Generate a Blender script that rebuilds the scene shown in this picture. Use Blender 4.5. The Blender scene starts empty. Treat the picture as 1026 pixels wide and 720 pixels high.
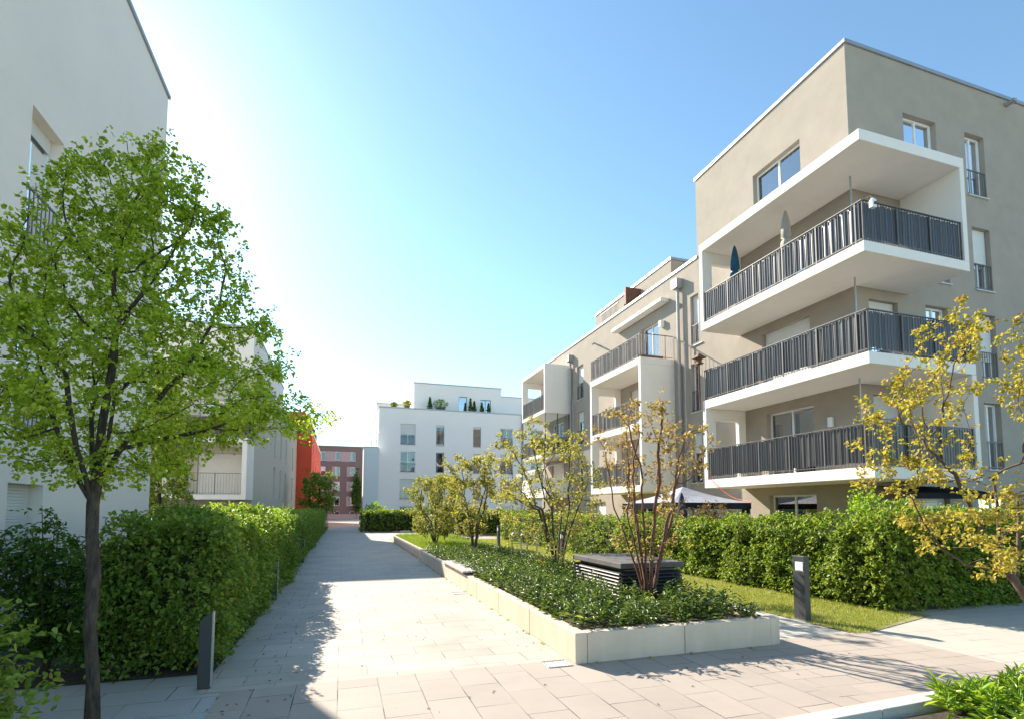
import bpy, math, random
import numpy as np
from mathutils import Vector
R = math.radians
random.seed(5)
rng = np.random.default_rng(5)
scene = bpy.context.scene
col = bpy.data.collections.new("scene_objects")
scene.collection.children.link(col)

# ------------------------------------------------------------------ materials
def new_mat(name):
    m = bpy.data.materials.new(name); m.use_nodes = True
    nt = m.node_tree; nt.nodes.clear()
    out = nt.nodes.new('ShaderNodeOutputMaterial')
    return m, nt, out

def nd(nt, t, **kw):
    n = nt.nodes.new(t)
    for k, v in kw.items():
        if hasattr(n, k): setattr(n, k, v)
        else: n.inputs[k].default_value = v
    return n

def c4(c): return (c[0], c[1], c[2], 1.0)

def ramp(nt, fac, stops):
    r = nt.nodes.new('ShaderNodeValToRGB')
    el = r.color_ramp.elements
    while len(el) < len(stops): el.new(0.5)
    for e, (p, c) in zip(el, stops): e.position = p; e.color = c4(c)
    nt.links.new(fac, r.inputs[0])
    return r

def solid(name, c, rough=.6, var=.06, scale=3.0, bump=0.0, bscale=60, metal=0.0, spec=.5, streak=0.0):
    """one paint / plaster / metal, with faint mottling, rain streaks and fine relief"""
    m, nt, out = new_mat(name)
    b = nd(nt, 'ShaderNodeBsdfPrincipled', Roughness=rough, Metallic=metal)
    b.inputs['Specular IOR Level'].default_value = spec
    tc = nd(nt, 'ShaderNodeTexCoord')
    n1 = nd(nt, 'ShaderNodeTexNoise', Scale=scale, Detail=6.0, Roughness=.62)
    nt.links.new(tc.outputs['Object'], n1.inputs['Vector'])
    lo = tuple(max(0, x * (1 - var)) for x in c); hi = tuple(min(1, x * (1 + var)) for x in c)
    rp = ramp(nt, n1.outputs['Fac'], [(.3, lo), (.7, hi)])
    colout = rp.outputs[0]
    if streak > 0:
        mp = nd(nt, 'ShaderNodeMapping'); mp.inputs['Scale'].default_value = (2.2, 2.2, .12)
        n3 = nd(nt, 'ShaderNodeTexNoise', Scale=2.0, Detail=5.0)
        nt.links.new(tc.outputs['Object'], mp.inputs[0]); nt.links.new(mp.outputs[0], n3.inputs['Vector'])
        r3 = ramp(nt, n3.outputs['Fac'], [(.42, (1 - streak,) * 3), (.62, (1, 1, 1))])
        mx = nd(nt, 'ShaderNodeMix', data_type='RGBA', blend_type='MULTIPLY'); mx.inputs[0].default_value = 1
        nt.links.new(colout, mx.inputs[6]); nt.links.new(r3.outputs[0], mx.inputs[7]); colout = mx.outputs[2]
    nt.links.new(colout, b.inputs['Base Color'])
    if bump > 0:
        n2 = nd(nt, 'ShaderNodeTexNoise', Scale=bscale, Detail=4.0)
        nt.links.new(tc.outputs['Object'], n2.inputs['Vector'])
        bp = nd(nt, 'ShaderNodeBump', Strength=bump, Distance=.01)
        nt.links.new(n2.outputs['Fac'], bp.inputs['Height']); nt.links.new(bp.outputs[0], b.inputs['Normal'])
    nt.links.new(b.outputs[0], out.inputs[0])
    return m

def leafmat(name, stops, trans, tmix=.45, rough=.45, gloss=.35):
    """leaf: reflecting and letting light through, a colour per leaf"""
    m, nt, out = new_mat(name)
    g = nd(nt, 'ShaderNodeNewGeometry')
    rp = ramp(nt, g.outputs['Random Per Island'], stops)
    b = nd(nt, 'ShaderNodeBsdfPrincipled', Roughness=rough)
    b.inputs['Specular IOR Level'].default_value = gloss
    nt.links.new(rp.outputs[0], b.inputs['Base Color'])
    t = nd(nt, 'ShaderNodeBsdfTranslucent')
    mx = nd(nt, 'ShaderNodeMix', data_type='RGBA', blend_type='MULTIPLY'); mx.inputs[0].default_value = 1
    mx.inputs[7].default_value = c4(trans)
    nt.links.new(rp.outputs[0], mx.inputs[6]); nt.links.new(mx.outputs[2], t.inputs['Color'])
    ms = nd(nt, 'ShaderNodeMixShader'); ms.inputs[0].default_value = tmix
    nt.links.new(b.outputs[0], ms.inputs[1]); nt.links.new(t.outputs[0], ms.inputs[2])
    nt.links.new(ms.outputs[0], out.inputs[0])
    return m

def paving(name, c1, c2, mortar, w, h, rot=0.0, gap=.006, offset=.5, stain=.12):
    m, nt, out = new_mat(name)
    b = nd(nt, 'ShaderNodeBsdfPrincipled', Roughness=.78)
    b.inputs['Specular IOR Level'].default_value = .35
    tc = nd(nt, 'ShaderNodeTexCoord'); mp = nd(nt, 'ShaderNodeMapping')
    mp.inputs['Rotation'].default_value = (0, 0, rot)
    nt.links.new(tc.outputs['Object'], mp.inputs[0])
    # slightly wavering joints
    nw = nd(nt, 'ShaderNodeTexNoise', Scale=2.3, Detail=2.0)
    nt.links.new(mp.outputs[0], nw.inputs['Vector'])
    vm = nd(nt, 'ShaderNodeVectorMath', operation='SCALE'); vm.inputs['Scale'].default_value = .012
    nt.links.new(nw.outputs['Color'], vm.inputs[0])
    va = nd(nt, 'ShaderNodeVectorMath', operation='ADD')
    nt.links.new(mp.outputs[0], va.inputs[0]); nt.links.new(vm.outputs[0], va.inputs[1])
    br = nd(nt, 'ShaderNodeTexBrick', offset=offset, squash=1.0)
    for k, v in (('Color1', c4(c1)), ('Color2', c4(c2)), ('Mortar', c4(mortar))): br.inputs[k].default_value = v
    br.inputs['Scale'].default_value = 1.0
    br.inputs['Mortar Size'].default_value = gap; br.inputs['Mortar Smooth'].default_value = .25
    br.inputs['Brick Width'].default_value = w; br.inputs['Row Height'].default_value = h
    nt.links.new(va.outputs[0], br.inputs['Vector'])
    # joints open and close along their length: only some are filled with dark dirt
    nj = nd(nt, 'ShaderNodeTexNoise', Scale=1.7, Detail=3.0)
    nt.links.new(tc.outputs['Object'], nj.inputs['Vector'])
    rj = ramp(nt, nj.outputs['Fac'], [(.40, (.12,) * 3), (.64, (1, 1, 1))])
    plain = nd(nt, 'ShaderNodeMix', data_type='RGBA'); plain.inputs[6].default_value = c4(tuple((a + b_) / 2 * .93 for a, b_ in zip(c1, c2)))
    nt.links.new(rj.outputs[0], plain.inputs[0]); plain.inputs[7].default_value = c4(mortar)
    nt.links.new(plain.outputs[2], br.inputs['Mortar'])
    n1 = nd(nt, 'ShaderNodeTexNoise', Scale=.9, Detail=8.0, Roughness=.65)
    nt.links.new(tc.outputs['Object'], n1.inputs['Vector'])
    r1 = ramp(nt, n1.outputs['Fac'], [(.32, (1 - stain,) * 3), (.62, (1, 1, 1))])
    n4 = nd(nt, 'ShaderNodeTexNoise', Scale=190.0, Detail=2.0)
    nt.links.new(tc.outputs['Object'], n4.inputs['Vector'])
    r4 = ramp(nt, n4.outputs['Fac'], [(.3, (.86,) * 3), (.7, (1.0,) * 3)])
    mx = nd(nt, 'ShaderNodeMix', data_type='RGBA', blend_type='MULTIPLY'); mx.inputs[0].default_value = 1
    nt.links.new(br.outputs['Color'], mx.inputs[6]); nt.links.new(r1.outputs[0], mx.inputs[7])
    m2 = nd(nt, 'ShaderNodeMix', data_type='RGBA', blend_type='MULTIPLY'); m2.inputs[0].default_value = 1
    nt.links.new(mx.outputs[2], m2.inputs[6]); nt.links.new(r4.outputs[0], m2.inputs[7])
    n5 = nd(nt, 'ShaderNodeTexNoise', Scale=13.0, Detail=5.0, Roughness=.75)
    nt.links.new(tc.outputs['Object'], n5.inputs['Vector'])
    r5 = ramp(nt, n5.outputs['Fac'], [(.60, (1, 1, 1)), (.72, (.62, .60, .57))])
    n6 = nd(nt, 'ShaderNodeTexNoise', Scale=.35, Detail=3.0)
    nt.links.new(tc.outputs['Object'], n6.inputs['Vector'])
    r6 = ramp(nt, n6.outputs['Fac'], [(.42, (0, 0, 0)), (.62, (.8, .8, .8))])
    m3 = nd(nt, 'ShaderNodeMix', data_type='RGBA', blend_type='MULTIPLY')
    nt.links.new(r6.outputs[0], m3.inputs[0]); nt.links.new(m2.outputs[2], m3.inputs[6]); nt.links.new(r5.outputs[0], m3.inputs[7])
    nt.links.new(m3.outputs[2], b.inputs['Base Color'])
    bp = nd(nt, 'ShaderNodeBump', Strength=.35, Distance=.006, invert=True)
    nt.links.new(br.outputs['Fac'], bp.inputs['Height'])
    bp2 = nd(nt, 'ShaderNodeBump', Strength=.12, Distance=.004)
    nt.links.new(n4.outputs['Fac'], bp2.inputs['Height']); nt.links.new(bp.outputs[0], bp2.inputs['Normal'])
    nt.links.new(bp2.outputs[0], b.inputs['Normal'])
    nt.links.new(b.outputs[0], out.inputs[0])
    return m

def glassmat(name, tint=(.75, .85, .9), extra=.28):
    m, nt, out = new_mat(name)
    fr = nd(nt, 'ShaderNodeFresnel', IOR=1.55)
    ad = nd(nt, 'ShaderNodeMath', operation='ADD', use_clamp=True); ad.inputs[1].default_value = extra
    nt.links.new(fr.outputs[0], ad.inputs[0])
    gl = nd(nt, 'ShaderNodeBsdfGlossy', Roughness=.015); gl.inputs['Color'].default_value = (.95, .97, 1, 1)
    tr = nd(nt, 'ShaderNodeBsdfTransparent'); tr.inputs['Color'].default_value = c4(tint)
    ms = nd(nt, 'ShaderNodeMixShader')
    nt.links.new(ad.outputs[0], ms.inputs[0]); nt.links.new(tr.outputs[0], ms.inputs[1]); nt.links.new(gl.outputs[0], ms.inputs[2])
    nt.links.new(ms.outputs[0], out.inputs[0])
    return m

def clothmat(name, c, tmix=.3, rough=.9):
    m, nt, out = new_mat(name)
    tc = nd(nt, 'ShaderNodeTexCoord'); n1 = nd(nt, 'ShaderNodeTexNoise', Scale=4.0, Detail=4.0)
    nt.links.new(tc.outputs['Object'], n1.inputs['Vector'])
    rp = ramp(nt, n1.outputs['Fac'], [(.3, tuple(x * .85 for x in c)), (.7, tuple(min(1, x * 1.1) for x in c))])
    b = nd(nt, 'ShaderNodeBsdfDiffuse'); t = nd(nt, 'ShaderNodeBsdfTranslucent')
    nt.links.new(rp.outputs[0], b.inputs[0]); nt.links.new(rp.outputs[0], t.inputs[0])
    ms = nd(nt, 'ShaderNodeMixShader'); ms.inputs[0].default_value = tmix
    nt.links.new(b.outputs[0], ms.inputs[1]); nt.links.new(t.outputs[0], ms.inputs[2])
    nt.links.new(ms.outputs[0], out.inputs[0])
    return m

def barkmat(name, c1, c2, scale=9.0, bump=.6):
    m, nt, out = new_mat(name)
    tc = nd(nt, 'ShaderNodeTexCoord'); mp = nd(nt, 'ShaderNodeMapping'); mp.inputs['Scale'].default_value = (4, 4, .9)
    n1 = nd(nt, 'ShaderNodeTexNoise', Scale=scale, Detail=8.0, Roughness=.7)
    nt.links.new(tc.outputs['Object'], mp.inputs[0]); nt.links.new(mp.outputs[0], n1.inputs['Vector'])
    rp = ramp(nt, n1.outputs['Fac'], [(.35, c1), (.66, c2)])
    b = nd(nt, 'ShaderNodeBsdfPrincipled', Roughness=.85)
    nt.links.new(rp.outputs[0], b.inputs['Base Color'])
    bp = nd(nt, 'ShaderNodeBump', Strength=bump, Distance=.01)
    nt.links.new(n1.outputs['Fac'], bp.inputs['Height']); nt.links.new(bp.outputs[0], b.inputs['Normal'])
    nt.links.new(b.outputs[0], out.inputs[0])
    return m

M = {}
M['beige'] = solid('beige_plaster', (.375, .325, .272), .92, .075, 1.3, .5, 45, spec=.2)
M['white'] = solid('white_plaster', (.82, .78, .73), .88, .025, 1.0, .25, 70, spec=.25, streak=.012)
M['offwhite'] = solid('offwhite_plaster', (.85, .77, .695), .92, .03, .8, .35, 60, spec=.2)
M['coolwhite'] = solid('cool_white_plaster', (.86, .80, .76), .92, .02, .3, 0, 60, spec=.2)
M['bluewhite'] = solid('pale_blue_plaster', (.66, .69, .70), .92, .02, .6, 0)
M['stone_beige'] = solid('grey_beige_plaster', (.50, .465, .40), .92, .04, 1.0, .2, 60, spec=.2)
M['red'] = solid('red_facade', (.62, .075, .03), .8, .06, .7, .1, 40)
M['mauve'] = solid('mauve_plaster', (.15, .115, .112), .9, .05, .5)
M['pink'] = solid('pink_panel', (.34, .275, .28), .9, .04, .5)
M['metal'] = solid('grey_metal', (.34, .34, .34), .45, .08, 4, metal=.3)
M['coping'] = solid('coping_metal', (.36, .37, .38), .4, .06, 2, metal=.6)
M['dark'] = solid('anthracite_metal', (.045, .047, .05), .45, .12, 5)
M['rail'] = solid('dark_railing_metal', (.11, .105, .105), .45, .1, 5)
M['frame'] = solid('white_window_frame', (.78, .78, .77), .4, .02, 2)
M['greyframe'] = solid('grey_window_frame', (.25, .26, .27), .4, .05, 2)
M['shutter'] = solid('pale_roller_shutter', (.70, .69, .66), .6, .04, 2)
M['curtain'] = clothmat('curtain_cloth', (.72, .70, .66), .3)
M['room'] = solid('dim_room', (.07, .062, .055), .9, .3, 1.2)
M['glass'] = glassmat('window_glass')
M['farglass'] = glassmat('dim_window_glass', (.75, .85, .9), .03)
M['clear'] = glassmat('clear_glass', (.88, .94, .95), .05)
M['fabric'] = solid('charcoal_screen_cloth', (.08, .074, .076), .30, .12, 6, spec=1.0)
M['fabric2'] = clothmat('taupe_screen_cloth', (.38, .35, .32), .15)
M['fabric3'] = clothmat('brown_screen_cloth', (.16, .13, .115), .15)
M['sill'] = solid('light_sill', (.62, .61, .59), .5, .04, 3)
M['conc'] = solid('cream_concrete', (.67, .56, .445), .85, .06, 2.2, .35, 90, spec=.3, streak=.08)
M['kerb'] = solid('pale_kerb_stone', (.58, .55, .49), .85, .08, 4, .3, 90)
M['soil'] = solid('dark_soil', (.06, .045, .032), .95, .4, 7, 1.0, 30)
M['wood'] = solid('pale_slat_timber', (.42, .40, .37), .7, .12, 6)
M['louvre'] = solid('dark_louvre', (.035, .038, .042), .5, .15, 4)
M['lid'] = solid('weathered_grey_lid', (.11, .105, .10), .8, .25, 4, .4, 40)
M['lamp'] = solid('frosted_lamp_glass', (.80, .82, .82), .3, .02, 4)
M['steel'] = solid('galvanised_steel', (.40, .41, .42), .4, .1, 8, metal=.7)
M['blue'] = clothmat('blue_canvas', (.05, .16, .25), .2)
M['ecru'] = clothmat('ecru_canvas', (.58, .53, .45), .25)
M['canopy'] = clothmat('lilac_white_canvas', (.62, .62, .70), .35)
M['awning'] = clothmat('white_canvas', (.78, .77, .74), .4)
M['blackcloth'] = clothmat('black_canvas', (.035, .035, .04), .1)
M['navy'] = clothmat('indigo_canvas', (.09, .09, .17), .2)
M['rust'] = solid('rust_red_wood', (.17, .075, .045), .7, .2, 8)
M['redcable'] = solid('red_cable', (.55, .05, .02), .5, .05, 8)
M['terracotta'] = solid('terracotta', (.35, .15, .08), .8, .1, 8)
M['linden'] = leafmat('linden_leaf', [(0, (.17, .27, .024)), (.5, (.38, .50, .045)), (1, (.62, .70, .10))], (1.35, 1.3, .7), .55)
M['hedge'] = leafmat('hedge_leaf', [(0, (.11, .18, .026)), (.5, (.21, .30, .042)), (.93, (.36, .44, .085)), (1, (.30, .20, .08))], (1.3, 1.3, .7), .45)
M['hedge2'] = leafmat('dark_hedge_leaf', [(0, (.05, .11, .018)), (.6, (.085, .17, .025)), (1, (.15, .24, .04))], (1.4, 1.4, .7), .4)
M['bright'] = leafmat('fresh_green_leaf', [(0, (.22, .36, .03)), (1, (.38, .52, .07))], (1.4, 1.4, .7), .48)
M['amel'] = leafmat('young_bronze_leaf', [(0, (.25, .26, .07)), (.45, (.38, .39, .10)), (.8, (.48, .43, .14)), (1, (.36, .23, .11))], (1.25, 1.2, .7), .45)
M['maple'] = leafmat('golden_green_leaf', [(0, (.27, .26, .05)), (.55, (.45, .40, .08)), (.85, (.53, .43, .12)), (1, (.45, .25, .09))], (1.3, 1.25, .6), .48)
M['bronze'] = leafmat('bronze_leaf', [(0, (.30, .18, .09)), (.4, (.42, .33, .11)), (.8, (.50, .42, .15)), (1, (.38, .20, .12))], (1.2, 1.1, .7), .45)
M['olive'] = leafmat('olive_leaf', [(0, (.22, .26, .06)), (.6, (.34, .36, .09)), (1, (.40, .33, .12))], (1.3, 1.25, .7), .45)
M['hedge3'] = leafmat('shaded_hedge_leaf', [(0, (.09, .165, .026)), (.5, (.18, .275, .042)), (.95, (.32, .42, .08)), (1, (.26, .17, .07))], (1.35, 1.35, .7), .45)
M['laurel'] = leafmat('glossy_ground_cover_leaf', [(0, (.05, .095, .022)), (.5, (.10, .16, .034)), (.85, (.19, .26, .065)), (1, (.36, .40, .14))], (1.3, 1.3, .6), .3, .38, .45)
M['rhodo'] = leafmat('long_green_leaf', [(0, (.18, .32, .03)), (.6, (.28, .44, .045)), (1, (.42, .54, .10))], (1.4, 1.3, .6), .4, .3, .5)
M['grass'] = leafmat('grass_blade', [(0, (.18, .26, .035)), (.5, (.31, .37, .055)), (1, (.46, .42, .12))], (1.3, 1.2, .7), .4)
M['redleaf'] = leafmat('reddish_leaf', [(0, (.14, .09, .04)), (.6, (.22, .14, .06)), (1, (.14, .17, .05))], (1.3, 1.1, .7), .4)
M['bark'] = barkmat('linden_bark', (.014, .011, .008), (.11, .085, .06), 7, 1.0)
M['redbark'] = barkmat('reddish_stem_bark', (.09, .033, .022), (.20, .09, .06), 14)
M['brownbark'] = barkmat('brown_stem_bark', (.055, .035, .026), (.14, .095, .07), 14)
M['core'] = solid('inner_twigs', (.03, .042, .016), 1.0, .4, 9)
M['cream_pave'] = paving('cream_paving', (.57, .50, .43), (.51, .445, .38), (.13, .11, .09), .62, .34, 0, .005, stain=.2)
M['tan_pave'] = paving('tan_paving', (.48, .405, .345), (.42, .355, .305), (.09, .077, .066), .6, .4, R(90), .006)
M['tan_slit'] = paving('tan_slit_paving', (.48, .405, .345), (.44, .37, .318), (.05, .042, .036), .55, .27, R(4), .006)
M['grey_pave'] = paving('grey_slab_paving', (.50, .49, .475), (.45, .44, .43), (.05, .045, .04), .62, .42, 0, .007)
M['side_pave'] = paving('pale_side_paving', (.56, .52, .455), (.53, .49, .43), (.16, .145, .12), .5, .3, R(4), .005)
M['lawn'] = solid('lawn_soil', (.27, .25, .085), .95, .45, 5, .8, 60)
M['ground'] = solid('courtyard_ground', (.36, .33, .28), .95, .15, .5, .3, 40)

# ------------------------------------------------------------------ objects
ORI = {}
def tag(o, label=None, cat=None, group=None, kind=None):
    if label: o['label'] = label
    if cat: o['category'] = cat
    if group: o['group'] = group
    if kind: o['kind'] = kind
    return o

def empty(name, loc, label, cat, group=None):
    o = bpy.data.objects.new(name, None); o.empty_display_size = .3
    col.objects.link(o); o.location = loc; ORI[o] = np.array(loc, float)
    return tag(o, label, cat, group)

def link_mesh(name, me, mat, parent, loc):
    o = bpy.data.objects.new(name, me); col.objects.link(o)
    if mat: me.materials.append(mat)
    if parent is not None:
        o.parent = parent; o.location = tuple(np.array(loc) - ORI[parent])
    else: o.location = loc
    ORI[o] = np.array(loc, float)
    return o

def np_mesh(name, V, quads=None, tris=None):
    me = bpy.data.meshes.new(name)
    nq = 0 if quads is None else len(quads); ntr = 0 if tris is None else len(tris)
    V = np.ascontiguousarray(V, np.float32)
    me.vertices.add(len(V)); me.vertices.foreach_set('co', V.ravel())
    loops = []
    if nq: loops.append(np.asarray(quads, np.int32).ravel())
    if ntr: loops.append(np.asarray(tris, np.int32).ravel())
    lv = np.concatenate(loops)
    me.loops.add(len(lv)); me.loops.foreach_set('vertex_index', lv)
    tot = np.concatenate([np.full(nq, 4, np.int32), np.full(ntr, 3, np.int32)])
    me.polygons.add(nq + ntr)
    me.polygons.foreach_set('loop_start', np.concatenate([[0], np.cumsum(tot)[:-1]]).astype(np.int32))
    me.update(calc_edges=True); me.validate()
    return me

def children(o): return [c for c in col.objects if c.parent == o]
def copy_tree(o, parent=None):
    c = o.copy(); col.objects.link(c)
    if parent is not None: c.parent = parent
    for ch in children(o): copy_tree(ch, c)
    return c

class MB:
    def __init__(s): s.v = []; s.f = []
    def box(s, x0, x1, y0, y1, z0, z1):
        b = len(s.v)
        s.v += [(x0, y0, z0), (x1, y0, z0), (x1, y1, z0), (x0, y1, z0), (x0, y0, z1), (x1, y0, z1), (x1, y1, z1), (x0, y1, z1)]
        s.f += [tuple(b + i for i in q) for q in ((0, 3, 2, 1), (4, 5, 6, 7), (0, 1, 5, 4), (1, 2, 6, 5), (2, 3, 7, 6), (3, 0, 4, 7))]
        return s
    def obox(s, c, ux, uy, uz):
        """box from a centre and three half-axis vectors"""
        b = len(s.v); c = np.array(c, float); ux, uy, uz = map(np.array, (ux, uy, uz))
        for k in ((-1, -1, -1), (1, -1, -1), (1, 1, -1), (-1, 1, -1), (-1, -1, 1), (1, -1, 1), (1, 1, 1), (-1, 1, 1)):
            s.v.append(tuple(c + ux * k[0] + uy * k[1] + uz * k[2]))
        s.f += [tuple(b + i for i in q) for q in ((0, 3, 2, 1), (4, 5, 6, 7), (0, 1, 5, 4), (1, 2, 6, 5), (2, 3, 7, 6), (3, 0, 4, 7))]
        return s
    def quad(s, a, b, c, d):
        k = len(s.v); s.v += [tuple(a), tuple(b), tuple(c), tuple(d)]; s.f.append((k, k + 1, k + 2, k + 3)); return s
    def tri(s, a, b, c):
        k = len(s.v); s.v += [tuple(a), tuple(b), tuple(c)]; s.f.append((k, k + 1, k + 2)); return s
    def prism(s, poly, z0, z1):
        n = len(poly); b = len(s.v)
        s.v += [(x, y, z0) for x, y in poly] + [(x, y, z1) for x, y in poly]
        s.f.append(tuple(b + i for i in reversed(range(n)))); s.f.append(tuple(b + n + i for i in range(n)))
        for i in range(n):
            j = (i + 1) % n; s.f.append((b + i, b + j, b + n + j, b + n + i))
        return s
    def tube(s, pts, rad, n=8, cap=True):
        pts = [np.array(p, float) for p in pts]
        if not hasattr(rad, '__len__'): rad = [rad] * len(pts)
        b = len(s.v); prev = None
        for i, p in enumerate(pts):
            t = pts[min(i + 1, len(pts) - 1)] - pts[max(i - 1, 0)]
            t = t / (np.linalg.norm(t) + 1e-9)
            if prev is None:
                a = np.array([1., 0, 0]) if abs(t[0]) < .8 else np.array([0, 1., 0])
            else: a = prev
            u = a - t * (a @ t); u /= np.linalg.norm(u) + 1e-9; prev = u
            w = np.cross(t, u)
            for k in range(n):
                an = 2 * math.pi * k / n
                s.v.append(tuple(p + (u * math.cos(an) + w * math.sin(an)) * rad[i]))
        for i in range(len(pts) - 1):
            for k in range(n):
                k2 = (k + 1) % n
                s.f.append((b + i * n + k, b + i * n + k2, b + (i + 1) * n + k2, b + (i + 1) * n + k))
        if cap:
            s.f.append(tuple(b + k for k in reversed(range(n)))); e = b + (len(pts) - 1) * n
            s.f.append(tuple(e + k for k in range(n)))
        return s
    def lathe(s, c, prof, n=16):
        """profile [(r,z)] turned about the vertical through c"""
        b = len(s.v)
        for r, z in prof:
            for k in range(n):
                a = 2 * math.pi * k / n; s.v.append((c[0] + r * math.cos(a), c[1] + r * math.sin(a), c[2] + z))
        for i in range(len(prof) - 1):
            for k in range(n):
                k2 = (k + 1) % n; s.f.append((b + i * n + k, b + i * n + k2, b + (i + 1) * n + k2, b + (i + 1) * n + k))
        s.f.append(tuple(b + k for k in reversed(range(n)))); e = b + (len(prof) - 1) * n
        s.f.append(tuple(e + k for k in range(n)))
        return s
    def build(s, name, mat, parent=None, loc=None, bevel=0, smooth=False):
        if loc is None: loc = ORI[parent] if parent is not None else np.mean([s.v], axis=1)[0] * np.array([1, 1, 0])
        loc = np.array(loc, float)
        me = bpy.data.meshes.new(name)
        me.from_pydata([tuple(np.array(v) - loc) for v in s.v], [], s.f); me.update()
        if smooth: me.polygons.foreach_set('use_smooth', [True] * len(me.polygons))
        o = link_mesh(name, me, mat, parent, loc)
        if bevel:
            bv = o.modifiers.new('bevel', 'BEVEL'); bv.width = bevel; bv.segments = 2; bv.limit_method = 'ANGLE'
        return o

class Plane:
    """a facade plane: u along the wall, d outwards"""
    def __init__(s, o, u, n): s.o = np.array(o, float); s.u = np.array(u, float); s.n = np.array(n, float)
    def P(s, u, z, d=0): return tuple(s.o + s.u * u + s.n * d + np.array([0, 0, z]))
    def box(s, mb, u0, u1, z0, z1, d0, d1):
        a = np.array(s.P((u0 + u1) / 2, (z0 + z1) / 2, (d0 + d1) / 2))
        mb.obox(a, s.u * (u1 - u0) / 2, s.n * (d1 - d0) / 2, np.array([0, 0, (z1 - z0) / 2]))

def west(x): return Plane((x, 0, 0), (0, 1, 0), (-1, 0, 0))
def east(x): return Plane((x, 0, 0), (0, 1, 0), (1, 0, 0))
def south(y): return Plane((0, y, 0), (1, 0, 0), (0, -1, 0))
def north(y): return Plane((0, y, 0), (1, 0, 0), (0, 1, 0))

def facade(mb, pl, u0, u1, z0, z1, ops, rec=.24):
    us = sorted({u0, u1} | {v for o in ops for v in o[:2]}); zs = sorted({z0, z1} | {v for o in ops for v in o[2:4]})
    us = [u for u in us if u0 <= u <= u1]; zs = [z for z in zs if z0 <= z <= z1]
    for i in range(len(us) - 1):
        for j in range(len(zs) - 1):
            uc, zc = (us[i] + us[i + 1]) / 2, (zs[j] + zs[j + 1]) / 2
            if any(o[0] < uc < o[1] and o[2] < zc < o[3] for o in ops): continue
            mb.quad(pl.P(us[i], zs[j]), pl.P(us[i + 1], zs[j]), pl.P(us[i + 1], zs[j + 1]), pl.P(us[i], zs[j + 1]))
    for a, b, c, d in [o[:4] for o in ops]:
        mb.quad(pl.P(a, c), pl.P(a, d), pl.P(a, d, -rec), pl.P(a, c, -rec))
        mb.quad(pl.P(b, c), pl.P(b, c, -rec), pl.P(b, d, -rec), pl.P(b, d))
        mb.quad(pl.P(a, d), pl.P(b, d), pl.P(b, d, -rec), pl.P(a, d, -rec))
        mb.quad(pl.P(a, c), pl.P(a, c, -rec), pl.P(b, c, -rec), pl.P(b, c))

def block(x0, x1, y0, y1, z0, z1, W=(), S=(), E=(), N=()):
    mb = MB()
    facade(mb, west(x0), y0, y1, z0, z1, list(W)); facade(mb, east(x1), y0, y1, z0, z1, list(E))
    facade(mb, south(y0), x0, x1, z0, z1, list(S)); facade(mb, north(y1), x0, x1, z0, z1, list(N))
    mb.quad((x0, y0, z1), (x1, y0, z1), (x1, y1, z1), (x0, y1, z1))
    return mb

def coping(parent, x0, x1, y0, y1, z, ov=.05, h=.12, mat='coping', sides='WSEN'):
    mb = MB(); t = .32
    if 'W' in sides: mb.box(x0 - ov, x0 + t, y0 - ov, y1 + ov, z + .003, z + h)
    if 'E' in sides: mb.box(x1 - t, x1 + ov, y0 - ov, y1 + ov, z + .003, z + h)
    a = x0 + t if 'W' in sides else x0; b = x1 - t if 'E' in sides else x1
    if 'S' in sides: mb.box(a, b, y0 - ov, y0 + t, z + .003, z + h)
    if 'N' in sides: mb.box(a, b, y1 - t, y1 + ov, z + .003, z + h)
    return mb.build('roof_coping', M[mat], parent)

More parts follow.
